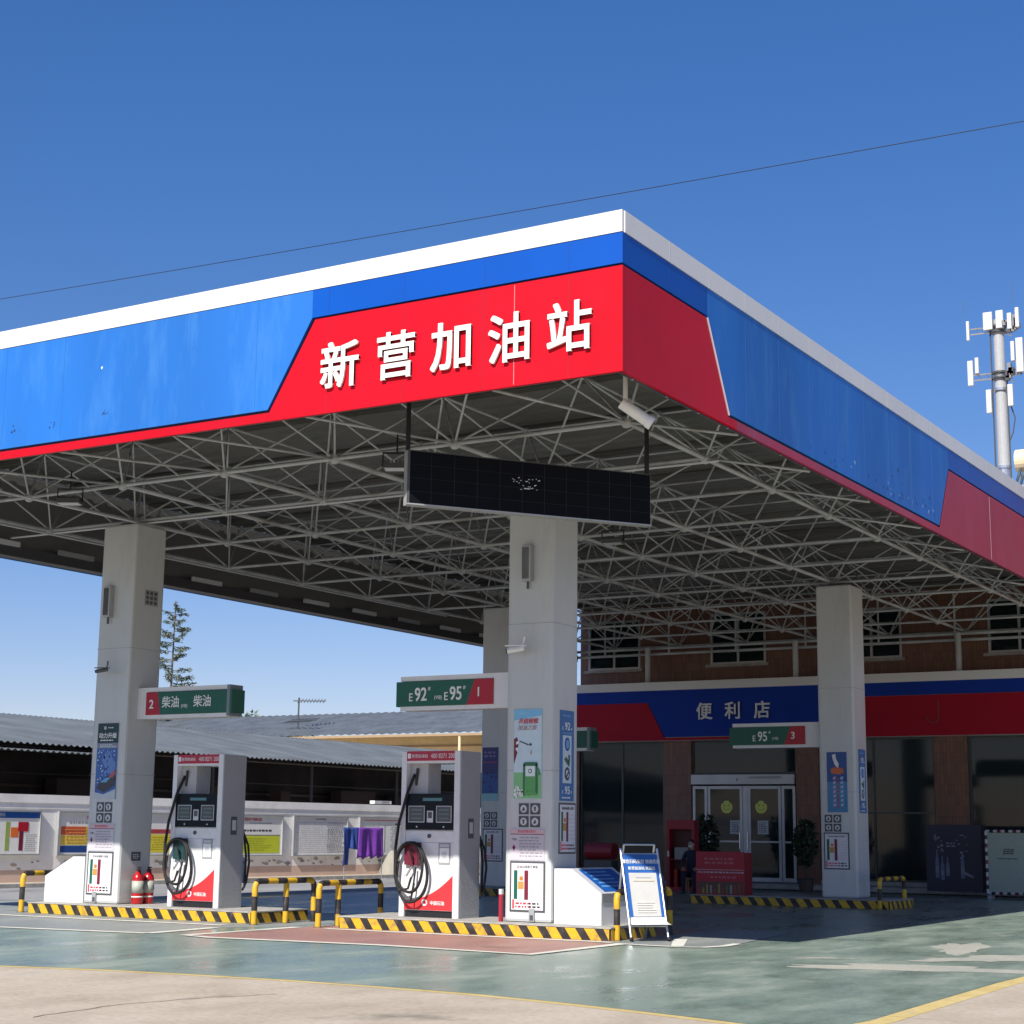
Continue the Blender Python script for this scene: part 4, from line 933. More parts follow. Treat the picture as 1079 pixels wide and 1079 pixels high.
for d, cx in ((d1, -13.72), (d2, -12.6)):
    s = Sheet(); n = 20; s.disc(0, 0, .19, flat((.62, .66, .12)), 1, 24)
    for e in (-.07, .07): s.disc(e, .05, .022, DGREEN, 2, 10); s.disc(e*1.7, .13, .03, DGREEN, 2, 8)
    for k in range(7):
        q = PI*1.15+PI*.7*k/6; s.rect(.11*math.cos(q)-.01, .11*math.sin(q)-.01+.02, .11*math.cos(q)+.012, .11*math.sin(q)+.012+.02, DGREEN, 2)
    s.v = [tuple(Vector(v)+Vector((cx, YG+.04, 2.35))-BO) for v in s.v]; s.build('smiley_sticker', d)
    s = Sheet(); s.rect(-.17, -.2, .17, .2, flat((.5, .52, .52)), 1); s.rows(-.14, .14, -.16, .16, 6, DGREY, 4, 2)
    s.v = [tuple(Vector(v)+Vector((cx+(.28 if d is d1 else .05), YG+.04, 1.75))-BO) for v in s.v]; s.build('paper_notice', d)
    g = MB(); g.box(cx+(.42 if d is d1 else -.45), cx+(.45 if d is d1 else -.42), YG-.02, YG+.02, 1.1, 1.6, M_steel); bb(g, 'handle', None) if False else (setattr(g, 'v', [tuple(Vector(v)-BO) for v in g.v]), g.build('handle', d))
# interior
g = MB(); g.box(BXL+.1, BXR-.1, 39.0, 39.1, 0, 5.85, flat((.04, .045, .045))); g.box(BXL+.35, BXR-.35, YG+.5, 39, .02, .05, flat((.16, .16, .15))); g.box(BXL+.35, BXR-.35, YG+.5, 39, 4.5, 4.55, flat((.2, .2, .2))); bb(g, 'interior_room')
g = MB(); rnd = random.Random(5)
for X in (-18.3, -16.9, -10.2, -8.9, -5.9, -4.3, -.9, 1.0):
    for z in (.4, .8, 1.2, 1.6): 
        g.box(X, X+1.1, 35.2, 35.6, z, z+.03, M_alu)
        for k in range(7):
            hgt = rnd.uniform(.15, .3); g.box(X+.05+.15*k, X+.16+.15*k, 35.24, 35.4, z+.031, z+.03+hgt, flat(rnd.choice([(.4, .05, .04), (.4, .35, .05), (.05, .15, .35), (.4, .4, .4), (.05, .25, .1), (.3, .12, .05)])))
bb(g, 'shelving')
g = MB(); g.box(-16.9, -15.95, 34.3, 34.75, .9, 1.3, flat((.3, .02, .02))); bb(g, 'red_box_display')
g = MB(); g.box(-7.95, -7.33, YG+.25, YG+.26, 3.05, 4.3, flat((.35, .42, .36))); bb(g, 'pale_blind')
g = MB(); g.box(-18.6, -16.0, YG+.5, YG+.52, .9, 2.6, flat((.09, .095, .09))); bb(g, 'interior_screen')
# entrance step
g = MB(); g.box(-19.2, 7.9, 32.3, YG, 0, .14, M_conc); tag(g.build('entrance_step'), None, None, kind='structure')
# downpipe + small white box
m = MB(); m.box(-10.98, -10.62, 34.42, 34.6, 7.15, 7.55, WHITE); bb(m, 'wall_unit')

# solar heater on the roof
t = empty('solar_water_heater', (-4.75, 38.4, 11.75), 0, 'cream tank of a roof solar water heater with dark glass tubes at the far right', 'water heater')
m = MB(); m.tube((-1.0, 0, 1.45), (2.2, 0, 1.45), .36, CREAM, 20); m.build('tank', t, smooth=False)
m = MB()
for k in range(20): m.tube((-.85+.15*k, -.1, 1.2), (-.85+.15*k, -1.3, .1), .045, flat((.05, .07, .09), .2), 8)
m.build('glass_tubes', t)
m = MB()
for x in (-.9, 2.1):
    m.tube((x, 0, 1.2), (x, .2, 0), .03, M_steel, 6); m.tube((x, -1.35, 0), (x, 0, 1.2), .03, M_steel, 6)
m.build('rack', t)

# ------------------------------------------------------------------ things in front of the shop
def stand_red():
    t = empty('promotion_stand', (-9.62, 22.5, .206), 0, 'red printed board standing on the back right island before the shop door', 'notice stand')
    s = Sheet(); w, h = 1.22, .98
    s.rect(0, 0, w, h, flat((.42, .012, .03)), 1); s.rows(.2, 1.0, .68, .86, 2, flat((.5, .12, .14)), 3, 2); s.rect(0, .56, w, .575, flat((.5, .35, .35)), 2); s.rows(.03, 1.2, .48, .54, 1, flat((.55, .45, .48)), 4, 2)
    s.rows(.3, 1.1, .36, .44, 1, flat((.5, .12, .14)), 6, 2); s.rect(.03, .02, w-.03, .3, flat((.12, .05, .04)), 2)
    rnd = random.Random(1)
    for k in range(11): s.rect(.06+.1*k, .03, .11+.1*k, .12+rnd.random()*.15, flat(rnd.choice([(.35, .05, .02), (.3, .3, .28), (.1, .15, .05), (.35, .25, .05)])), 3)
    s.build('board', t)
    m = MB(); m.box(.02, w-.02, .0, .5, 0, h-.02, flat((.3, .015, .03))); m.build('crate_body', t)
stand_red()
def dark_display():
    t = empty('display_stand', (-6.78, 31.0, .15), 0, 'dark navy display stand with pale bottle graphics between the shop pillars', 'display stand')
    m = MB(); m.box(0, 1.5, 0, .5, 0, 1.75, flat((.008, .01, .03))); m.build('body', t)
    rnd = random.Random(17); s = Sheet()
    c1, c2 = flat((.16, .17, .22)), flat((.1, .12, .2))
    for X, z0, hh in ((.3, .35, .75), (.44, .3, .62), (.58, .4, .5), (.98, .35, .7)):
        s.poly([(X-.05, z0), (X+.05, z0), (X+.05, z0+hh*.6), (X+.018, z0+hh*.78), (X+.018, z0+hh), (X-.018, z0+hh), (X-.018, z0+hh*.78), (X-.05, z0+hh*.6)], c2, 1)
        s.rect(X-.045, z0+hh*.2, X+.045, z0+hh*.42, c1, 2)
    for k in range(12): s.disc(.25+rnd.random()*.2, 1.0+rnd.random()*.5, .012+.03*rnd.random(), c1, 3, 9)
    for k in range(14): s.disc(.85+rnd.random()*.28, .85+rnd.random()*.65, .01+.03*rnd.random(), c1, 3, 9)
    s.rows(.55, .8, 1.15, 1.3, 2, c1, 4, 1)
    s.poly([(1.0, .55), (1.25, .42), (1.27, .36), (1.0, .46)], c1, 3)
    s.build('graphic', t)
dark_display()
o = bpy.data.objects[-1] if False else None
def striped_board():
    t = empty('site_board', (-5.05, 30.5, 0), 0, 'grey-green panels in a red, white and black striped frame at the right edge', 'board')
    m = MB(); m.box(.06, 1.25, .01, .04, .18, 1.7, flat((.3, .36, .3))); m.box(1.33, 2.5, .01, .04, .18, 1.7, flat((.28, .36, .33))); m.build('panel', t)
    m = MB()
    def bar(p, q):
        p = Vector(p); q = Vector(q); n = max(2, int((q-p).length/.1)); cs = [flat((.5, .5, .48)), BLACK, flat((.5, .5, .48)), MAROON]
        for k in range(n): m.tube(p+(q-p)*k/n, p+(q-p)*(k+1)/n, .035, cs[k % 4], 8)
    for x in (.03, 1.29, 2.53): bar((x, 0, .16), (x, 0, 1.74))
    bar((.03, 0, .16), (2.53, 0, .16)); bar((.03, 0, 1.74), (2.53, 0, 1.74)); m.build('striped_frame', t)
    m = MB()
    for x in (.1, 1.29, 2.45): m.box(x-.04, x+.04, -.15, .25, 0, .1, GREY); m.box(x-.02, x+.02, -.02, .02, .1, .15, GREY)
    m.build('foot', t)
    s = Sheet(); s.rows(.45, .75, 1.15, 1.3, 3, INK, 2, 1); s.rows(.3, .9, 1.02, 1.06, 1, INK, 3, 1); s.build('print', t)
striped_board()
# fire cabinet
t = empty('fire_cabinet', (-13.6, 29.2, 0), R(10), 'open red metal fire equipment cabinet left of the shop door', 'cabinet')
m = MB()
RC = flat((.32, .012, .03))
m.box(0, .08, 0, .5, 0, 1.95, RC); m.box(.72, .8, 0, .5, 0, 1.95, RC); m.box(.08, .72, .44, .5, 0, 1.95, flat((.1, .01, .015))); m.box(.08, .72, 0, .44, 1.7, 1.95, RC); m.box(.08, .72, 0, .44, 0, .12, RC); m.build('casing', t)
m = MB(); m.box(.08, .72, .03, .42, .85, .88, RC); m.tube((.2, .2, .12), (.2, .2, .6), .07, flat((.45, .02, .02)), 12); m.tube((.5, .2, .12), (.5, .2, .6), .07, flat((.45, .02, .02)), 12); m.box(.2, .6, .1, .3, .88, 1.2, GREY); m.build('contents', t)
m = MB(); m.box(.02, .065, -.004, 0, .95, 1.1, WHITE); m.build('label_plate', t)

def leaf_cloud(mb, c, rx, ry, rz, n, size, mats, rnd, up=.3):
    for k in range(n):
        while True:
            p = Vector((rnd.uniform(-1, 1), rnd.uniform(-1, 1), rnd.uniform(-1, 1)))
            if p.length < 1: break
        p = Vector((c[0]+p.x*rx, c[1]+p.y*ry, c[2]+p.z*rz))
        d = Vector((rnd.uniform(-1, 1), rnd.uniform(-1, 1), rnd.uniform(-.4, 1))).normalized(); a = d.orthogonal().normalized()
        s = size*rnd.uniform(.6, 1.3)
        mb.add([p-a*s*.3, p+d*s, p+a*s*.3, p-d*s*.3], [(0, 1, 2, 3)], rnd.choice(mats))
LEAF = [flat((.014, .035, .014), .7), flat((.022, .048, .018), .7), flat((.01, .025, .01), .7)]
def potted(x, y, h, label, seed):
    rnd = random.Random(seed); t = empty('potted_plant', (x, y, .0), 0, label, 'potted plant')
    m = MB(); m.lathe([(.17, 0), (.24, .36), (.26, .38), (.22, .38)], 0, 0, flat((.08, .06, .05)), 16); m.build('pot', t)
    m = MB(); 
    for k in range(5): m.tube((0, 0, .3), (rnd.uniform(-.2, .2), rnd.uniform(-.2, .2), h*.6), .015, flat((.06, .04, .03)), 5)
    m.build('stem', t)
    m = MB(); leaf_cloud(m, (0, 0, h*.68), .38, .35, h*.33, 420, .15, LEAF, rnd); m.build('foliage', t)
potted(-13.15, 30.9, 2.15, 'dark leafy potted plant left of the shop door', 3)
potted(-10.35, 31.4, 2.0, 'dark leafy potted plant right of the shop door', 6)
# things behind the counter area left: red barrel trolley
t = empty('red_drum', (-16.2, 30.2, 0), 0, 'red drum on a low black rack seen right of the middle pillar', 'drum')
m = MB(); m.tube((-.45, 0, 1.05), (.45, 0, 1.05), .24, flat((.3, .015, .02)), 20); m.build('drum', t)
m = MB(); m.box(-.45, .45, -.22, .22, .0, .78, DGREY); m.build('rack', t)

# ------------------------------------------------------------------ seated person
def skin_body(name, verts, edges, radii, mat, parent, loc=(0, 0, 0)):
    me = bpy.data.meshes.new(name); me.from_pydata(verts, edges, []); me.update()
    o = bpy.data.objects.new(name, me); COL.objects.link(o); o.parent = parent
    sk = o.modifiers.new('skin', 'SKIN'); sk.use_smooth_shade = True
    for i, r in enumerate(radii): me.skin_vertices[0].data[i].radius = (r, r) if not isinstance(r, tuple) else r
    me.skin_vertices[0].data[0].use_root = True
    ss = o.modifiers.new('sub', 'SUBSURF'); ss.levels = 2; ss.render_levels = 2
    bpy.context.view_layer.update(); dg = bpy.context.evaluated_depsgraph_get()
    m2 = bpy.data.meshes.new_from_object(o.evaluated_get(dg)); o.modifiers.clear(); o.data = m2; m2.materials.clear(); m2.materials.append(mat)
    m2.polygons.foreach_set('use_smooth', [True]*len(m2.polygons)); m2.name = name
    return o
SKIN = pmat('skin', (.42, .25, .18), .5, var=.05); NAVY = pmat('navy_cloth', (.018, .02, .045), .85, var=.2, scale=20, bump=.2); TROU = pmat('dark_trousers', (.03, .028, .03), .85, var=.2, scale=20)
def person():
    t = empty('person', (-12.55, 28.6, 0), R(12), 'person in a dark jacket seated beside the red cabinet', 'person')
    # faces -x+... local: looks toward -y
    V = [(0, 0, .52), (0, .02, .72), (0, .0, .95), (0, -.02, 1.08), (0, -.03, 1.15),
         (-.17, 0, 1.05), (-.24, -.06, .82), (-.17, -.3, .68), (.17, 0, 1.05), (.24, -.06, .82), (.17, -.3, .68),
         (-.1, 0, .5), (-.15, -.42, .5), (-.15, -.4, .08), (.1, 0, .5), (.15, -.42, .5), (.15, -.4, .08), (-.15, -.52, .05), (.15, -.52, .05)]
    E = [(0, 1), (1, 2), (2, 3), (3, 4), (3, 5), (5, 6), (6, 7), (3, 8), (8, 9), (9, 10), (0, 11), (11, 12), (12, 13), (0, 14), (14, 15), (15, 16), (13, 17), (16, 18)]
    Rr = [.14, .14, .15, .09, .055, .075, .055, .04, .075, .055, .04, .1, .075, .045, .1, .075, .045, .035, .035]
    body = skin_body('body', V, E, Rr, NAVY, t)
    m = MB(); hc = (0, -.06, 1.3)
    prof = []
    n = 16
    vs = []; fs = []
    for i in range(9):
        ph = PI*i/8
        for j in range(n):
            th = 2*PI*j/n; rx = .078*math.sin(ph); ry = .095*math.sin(ph); z = -.125*math.cos(ph)
            k = 1 if z > -.04 else .86
            vs.append((hc[0]+rx*k*math.cos(th), hc[1]+ry*k*math.sin(th), hc[2]+z))
    for i in range(8):
        for j in range(n): fs.append((i*n+j, i*n+(j+1) % n, (i+1)*n+(j+1) % n, (i+1)*n+j))
    m.add(vs, fs, SKIN); m.tube((0, -.15, 1.3), (0, -.175, 1.275), .013, SKIN, 6, r2=.016)
    for e in (-.03, .03): m.ball((e, -.145, 1.315), .011, WHITE, 8, 5); m.ball((e, -.154, 1.315), .005, BLACK, 6, 4)
    for e in (-.078, .078): m.ball((e, -.05, 1.295), .02, SKIN, 8, 5)
    m.tube((0, -.03, 1.14), (0, -.05, 1.22), .05, SKIN, 10); m.box(-.02, .02, -.158, -.15, 1.24, 1.246, flat((.3, .1, .1))); m.build('head', t, smooth=True)
    m = MB(); m.box(-.06, .06, -.168, -.15, 1.215, 1.275, flat((.55, .6, .62))); m.build('face_mask', t, bevel=.01)
    m = MB(); vs = []; fs = []
    for i in range(6):
        ph = PI*.5*i/5
        for j in range(n):
            th = 2*PI*j/n; vs.append((.086*math.cos(ph)*math.cos(th), -.045+.1*math.cos(ph)*math.sin(th), 1.325+.115*math.sin(ph)))
    for i in range(5):
        for j in range(n): fs.append((i*n+j, i*n+(j+1) % n, (i+1)*n+(j+1) % n, (i+1)*n+j))
    m.add(vs, fs, BLACK); m.build('hair', t, smooth=True)
    for s in (-1, 1):
        bx_, by_, bz_ = s*.17, -.3, .675
        m = MB(); m.path([(bx_, by_+.02, bz_), (bx_-s*.01, by_-.05, bz_-.025), (bx_-s*.01, by_-.09, bz_-.035)], .032, SKIN, 8)
        for q in range(4): o = (-.027+.018*q); ll = (.055, .065, .06, .045)[q]; m.path([(bx_+o, by_-.085, bz_-.03), (bx_+o, by_-.085-ll*.6, bz_-.045), (bx_+o, by_-.085-ll, bz_-.075)], .0085, SKIN, 6)
        m.path([(bx_-s*.03, by_-.03, bz_-.01), (bx_-s*.055, by_-.07, bz_-.03), (bx_-s*.05, by_-.1, bz_-.05)], .01, SKIN, 6); m.build('hand', t, smooth=True)
    for s in (-1, 1):
        m = MB(); m.box(s*.15-.05, s*.15+.05, -.56, -.32, 0, .09, BLACK); m.build('shoe', t, bevel=.02)
    t2 = empty('stool', (-12.55, 28.65, 0), R(12), 'plain wooden stool under the seated person', 'stool')
    m = MB(); m.box(-.19, .19, -.17, .17, .36, .4, flat((.3, .2, .1))); m.build('seat', t2)
    for a in (-.15, .15):
        for b in (-.13, .13): m = MB(); m.box(a-.018, a+.018, b-.018, b+.018, 0, .36, flat((.25, .16, .08))); m.build('leg', t2)
person()

# ------------------------------------------------------------------ yard wall with notice boards
XW = -26.9; TH = 3.0
def wx(y): return XW+(y-30)*math.tan(R(TH))
t = empty('yard_wall', (XW, 30, 0), R(-TH), 'long white painted yard wall with peeling paint and a coping, carrying notice boards', 'wall')
m = MB(); m.box(-.25, 0, -45, 32, 0, 2.05, M_wallw); m.build('wall_face', t)
m = MB(); m.box(-.33, .045, -45, 32, 2.2, 2.42, M_wallw); m.box(-.3, .02, -45, 32, 2.05, 2.2, M_wallw); m.build('coping', t)
M_salmon = pmat('salmon_band', (.62, .46, .38), .85, var=.12, scale=1.5, dirt=(.45, .36, .3), dirt_amt=.7, dirt_scale=1.5)
m = MB(); m.box(0, .004, -45, 32, .02, .42, M_salmon)
rnd = random.Random(12)
for k in range(70):
    y = rnd.uniform(-12, 8); z = rnd.uniform(.42, .66); r = rnd.uniform(.03, .12)
    pts = [(y+r*1.4*rnd.uniform(.5, 1)*math.cos(q*PI/4), z+r*rnd.uniform(.4, 1)*math.sin(q*PI/4)*.7) for q in range(8)]
    m.prism(pts, .001, .006+.0002*k, 'x', flat(rnd.choice([(.3, .28, .26), (.4, .37, .33), (.5, .42, .36)]), .9))
for y in (-4.3, 0.3, 4.9, -9): m.box(0, .003, y, y+.015, .45, 2.0, flat((.6, .57, .52)))
m.build('peeling_band', t)
sheet('wall_footway', [(wx(-20), -20), (wx(-20)+1.0, -20), (wx(62)+1.0, 62), (wx(62), 62)], .10, M_ground)
m = MB(); m.prism([(wx(-20)+1.0, -20), (wx(-20)+1.12, -20), (wx(62)+1.12, 62), (wx(62)+1.0, 62)], 0, .11, 'z', M_conc); struct(m.build('footway_kerb'))

def nboard(y0, y1, z0, z1, kind, label):
    w = y1-y0; h = z1-z0
    t = empty('notice_board', (wx(y0)+.03, y0, z0), R(90-TH), label, 'notice board', 'notice boards on the yard wall')
    m = MB(); f = .035
    for q in ((0, w, 0, f), (0, w, h-f, h), (0, f, f, h-f), (w-f, w, f, h-f)): m.box(q[0], q[1], -.07, .02, q[2], q[3], M_alu)
    m.box(f, w-f, -.02, .02, f, h-f, LGREY); m.build('frame', t)
    s = Sheet(); s.rect(f, f, w-f, h-f, flat((.78, .77, .74)), 5)
    if kind == 'blue':
        s.rect(f, h-.2, w-f, h-f, BLUE, 6); s.txt('加油站平面布置图', w*.45, h-.115, .09, PALE, 7)
        for q, c in ((.42, DGREEN), (.47, MAROON), (.6, flat((.3, .4, .1))), (.76, MAROON)): s.rect(w*q, .12, w*q+.14, h-.3, c, 6)
        s.rect(w*.76-.05, h-.55, w*.76+.3, h-.3, SIGNRED, 7); s.rect(w*.66, h*.4, w*.75, h*.62, ORANGE, 6); s.rows(w*.83, w*.97, .1, h-.6, 9, GREY, 4, 6, .25); s.rows(w*.06, w*.38, .1, h-.3, 9, GREY, 5, 6, .25)
        s.rect(w*.1, h*.2, w*.3, h*.6, ORANGE, 7)
    if kind == 'bands':
        s.txt('安全风险告知', w*.52, h-.16, .1, REDINK, 7); s.rows(w*.1, w*.9, h-.34, h-.26, 1, GREY, 6, 6)
        s.rect(w*.05, h*.47, w*.95, h*.66, flat((.62, .12, .04)), 6); s.rect(w*.05, h*.24, w*.95, h*.46, flat((.75, .55, .08)), 6); s.rect(w*.05, h*.07, w*.95, h*.22, flat((.01, .06, .25)), 6)
        s.rect(w*.4, h*.24, w*.52, h*.66, flat((.5, .45, .05)), 7); s.rows(w*.08, w*.9, h*.27, h*.62, 5, flat((.7, .35, .1)), 7, 8, .25)
    if kind == 'maroon':
        s.txt('安全风险四色图', w*.5, h-.14, .085, INK, 7); s.rect(w*.04, h*.52, w*.96, h*.62, flat((.42, .05, .06)), 6); s.rect(w*.04, h*.07, w*.96, h*.5, flat((.72, .6, .05)), 6); s.rows(w*.1, w*.9, h*.12, h*.46, 6, flat((.3, .3, .02)), 9, 7, .2)
    if kind == 'yellow':
        s.txt('安全生产风险公告', w*.5, h-.14, .095, REDINK, 7, off=.01); s.rows(w*.4, w*.9, h-.28, h-.23, 1, GREY, 6, 6); s.rows(w*.1, w*.9, h*.58, h*.66, 1, INK, 9, 6)
        s.rect(w*.04, h*.5, w*.96, h*.515, INK, 6); s.rect(w*.04, h*.07, w*.96, h*.49, LIME, 6); s.rows(w*.15, w*.8, h*.12, h*.45, 6, flat((.3, .3, .02)), 9, 7, .2)
    if kind == 'text':
        s.txt('加油站安全管理制度', w*.5, h-.1, .055, GREY, 7); s.rows(w*.05, w*.95, .1, h-.18, 16, LGREY, 14, 6, .35); s.rows(w*.6, w*.95, .1, h-.18, 14, GREY, 15, 7, .3)
    if kind == 'list':
        s.rows(w*.06, w*.95, h-.13, h-.08, 1, REDINK, 7, 6, .6); s.rect(w*.6, h-.25, w*.94, h-.2, MAROON, 6)
        for q in (.42, .6, .78): s.rect(w*q, .12, w*q+.05, h-.28, GREY, 6)
        s.rows(w*.5, w*.95, .12, h-.28, 14, LGREY, 5, 7, .4); s.rows(w*.06, w*.38, .12, h-.25, 10, LGREY, 8, 6, .3)
    o = s.build('print', t)
nboard(16.1, 19.0, .78, 1.95, 'blue', 'notice board with a blue header and coloured bars, leftmost on the yard wall')
nboard(19.6, 22.2, .76, 1.95, 'bands', 'notice board with orange, yellow and blue bands behind the front left pillar')
nboard(22.75, 25.5, .74, 1.95, 'maroon', 'notice board with a maroon stripe over yellow, partly behind the left fuel pump')
nboard(26.05, 28.8, .70, 1.96, 'yellow', 'notice board with red title and lime yellow lower half')
nboard(29.3, 32.05, .69, 1.96, 'text', 'plain grey-white text notice board right of the yellow one')
nboard(32.65, 35.95, .67, 1.96, 'list', 'notice board with a dark red heading and columns, behind the hanging clothes')

# clothes line
t = empty('clothes_rack', (XW+1.9, 30.55, .0), 0, 'thin metal clothes rack in front of the yard wall', 'clothes rack')
for y in (-1.0, 1.05):
    m = MB(); m.tube((0, y, 0), (0, y, 1.62), .014, M_steel, 8); m.build('post', t)
m = MB(); m.tube((0, -1.05, 1.6), (0, 1.1, 1.6), .012, M_steel, 8); m.build('bar', t)
for y in (-1.0, 1.05):
    m = MB(); m.box(-.2, .2, y-.02, y+.02, 0, .03, M_steel); m.build('foot', t)
def cloth(y0, y1, ztop, zbot_fn, mat, label, seed, x=XW+1.9):
    rnd = random.Random(seed); m = MB(); nu, nv = 28, 14; vs = []
    for i in range(nu+1):
        u = i/nu; zb = zbot_fn(u)
        for j in range(nv+1):
            v = j/nv; y = y0+(y1-y0)*u+.05*(u-.5)*v; z = ztop+(zb-ztop)*v
            vs.append((x+.016+.045*math.sin(u*22+seed)*v+.02*math.sin(u*9+v*3), y, z))
    fs = [(i*(nv+1)+j, (i+1)*(nv+1)+j, (i+1)*(nv+1)+j+1, i*(nv+1)+j+1) for i in range(nu) for j in range(nv)]
    m.add(vs, fs, mat); o = m.build('hanging_cloth', smooth=True)
    sd = o.modifiers.new('thick', 'SOLIDIFY'); sd.thickness = .006
    return tag(o, label, 'laundry', 'laundry on the rack')
M_cb = pmat('blue_cloth', (.03, .07, .3), .85, var=.15, scale=12, bump=.3); M_cp = pmat('purple_cloth', (.2, .05, .4), .85, var=.15, scale=12, bump=.3)
cloth(29.45, 30.3, 1.61, lambda u: .42+ .1*u if u < .4 else 1.0-.1*u, M_cb, 'blue garment hanging on the clothes rack', 2)
cloth(30.22, 31.55, 1.61, lambda u: .62+.05*math.sin(u*20)+.08*u, M_cp, 'purple garment hanging on the clothes rack', 5, XW+1.93)
# blue bin and grey tarp pile
t = empty('waste_bin', (XW+1.3, 25.1, .02), 0, 'slate blue waste bin at the foot of the yard wall', 'bin')
m = MB(); m.lathe([(.2, 0), (.27, .6), (.29, .62), (.29, .66), (.24, .66)], 0, 0, flat((.07, .1, .2)), 18); m.build('bucket', t)
m = MB(); m.lathe([(.23, .67), (.2, .72), (.04, .74)], 0, 0, flat((.05, .08, .16)), 18); m.build('lid', t)
m = MB(); vs = []; rnd = random.Random(6)
prof = [(.42, 0), (.4, .1), (.33, .3), (.24, .5), (.14, .68), (.05, .78), (.01, .8)]
vs = []; n = 24
for r_, z in prof:
    for i in range(n): a_ = 2*PI*i/n; q = r_*(1+.12*math.sin(9*a_+z*4)); vs.append((q*math.cos(a_), q*math.sin(a_), z))
m.add(vs, [(k*n+i, k*n+(i+1) % n, (k+1)*n+(i+1) % n, (k+1)*n+i) for k in range(len(prof)-1) for i in range(n)], flat((.3, .28, .24), .9))
o = m.build('draped_cover', smooth=True); o.location = (wx(34)+.5, 33.9, .1); tag(o, 'grey cloth-covered cone against the yard wall right of the laundry', 'cover')

# ------------------------------------------------------------------ shed behind the wall
def corrugated(mb, ya, yb, edge0, edge1, mat, pitch=.24, amp=.028):
    # edge0/1: (x,z) eave and ridge ; waves along y
    n = int((yb-ya)/pitch*6); vs = []
    for (x, z) in (edge0, edge1):
        for i in range(n+1):
            y = ya+(yb-ya)*i/n; vs.append((x, y, z+amp*math.sin(2*PI*y/pitch)))
    mb.add(vs, [(i, i+1, n+2+i, n+1+i) for i in range(n)], mat)
    vs2 = [(a, b, c-.012) for a, b, c in vs]; mb.add(vs2, [(n+1+i, n+2+i, i+1, i) for i in range(n)], mat)
t = empty('open_shed', (-33, 30, 0), 0, 'long open shed with grey corrugated roof and dark interior behind the yard wall', 'shed')
SO = Vector((-33, 30, 0))
def sb_(mb, name): mb.v = [tuple(Vector(v)-SO) for v in mb.v]; return mb.build(name, t)
m = MB(); corrugated(m, 0, 62, (-28.9, 3.84), (-36.5, 5.22), M_roofm); sb_(m, 'roof')
m = MB(); corrugated(m, 0, 24, (-28.6, 3.62), (-30.2, 3.78), M_roofm); sb_(m, 'lower_awning')
m = MB(); corrugated(m, 0, 62, (-44, 3.84), (-36.5, 5.23), M_roofm); sb_(m, 'rear_roof')
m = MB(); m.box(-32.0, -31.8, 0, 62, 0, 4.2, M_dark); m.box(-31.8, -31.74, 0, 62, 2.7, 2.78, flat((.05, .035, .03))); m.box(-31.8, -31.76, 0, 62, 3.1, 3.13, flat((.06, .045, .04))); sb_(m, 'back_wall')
m = MB()
rnd = random.Random(9)
for k in range(16): m = MB(); m.box(-31.5, -31.0, 5+3.6*k, 5.4+3.6*k+rnd.random()*2, 2.2, 2.5+rnd.random()*.5, flat(rnd.choice([(.05, .035, .04), (.03, .025, .03), (.07, .05, .045)]), .9)); sb_(m, 'stored_crate')
for k in range(12):
    m = MB(); m.tube((-29.2, 2+5.2*k, 0), (-29.2, 2+5.2*k, 3.8), .05, flat((.06, .05, .05)), 8); sb_(m, 'post')
m = MB()
for k in range(12): m.tube((-29.2, 2+5.2*k, 3.72), (-36.4, 2+5.2*k, 5.1), .05, flat((.05, .045, .045)), 6)
m.tube((-29.15, 0, 3.74), (-29.15, 62, 3.74), .04, flat((.05, .045, .045)), 6); sb_(m, 'rafter')
# small lamp and object on the wall top
t = empty('wall_floodlight', (wx(34)-.1, 34.0, 2.42), R(90), 'small white lamp fitting on top of the yard wall', 'lamp')
m = MB(); m.box(-.5, .5, -.1, .1, 0, .1, WHITE); m.build('housing', t); m = MB(); m.box(-.1, .35, -.11, -.1, .03, .08, GREY); m.build('lens', t)

# far building
t = empty('cream_building', (-60, 70, 0), 0, 'distant cream building with a grey sheet roof beyond the shed', 'building')
FO = Vector((-60, 70, 0))
m = MB(); m.box(-64, -38, 69.5, 80, 0, 7.0, M_cream); m.box(-64, -38, 69.44, 69.5, 6.35, 6.45, flat((.35, .22, .1))); m.v = [tuple(Vector(v)-FO) for v in m.v]; m.build('wall', t)
m = MB()
n = 520; vs = []
for (y, z) in ((67.6, 7.05), (76, 9.0)):
    for i in range(n+1):
        x = -76+39*i/n; vs.append((x, y, z+.03*math.sin(2*PI*x/.6)))
m.add(vs, [(i, i+1, n+2+i, n+1+i) for i in range(n)], M_roofm); m.v = [tuple(Vector(v)-FO) for v in m.v]; m.build('roof', t)
m = MB(); m.box(-76, -37, 67.6, 67.66, 6.86, 7.0, flat((.35, .25, .15))); m.v = [tuple(Vector(v)-FO) for v in m.v]; m.build('eave_board', t)
m = MB(); m.tube((-45.2, 67.7, 0), (-45.2, 67.7, 6.9), .08, CREAM, 8); m.v = [tuple(Vector(v)-FO) for v in m.v]; m.build('pipe', t)

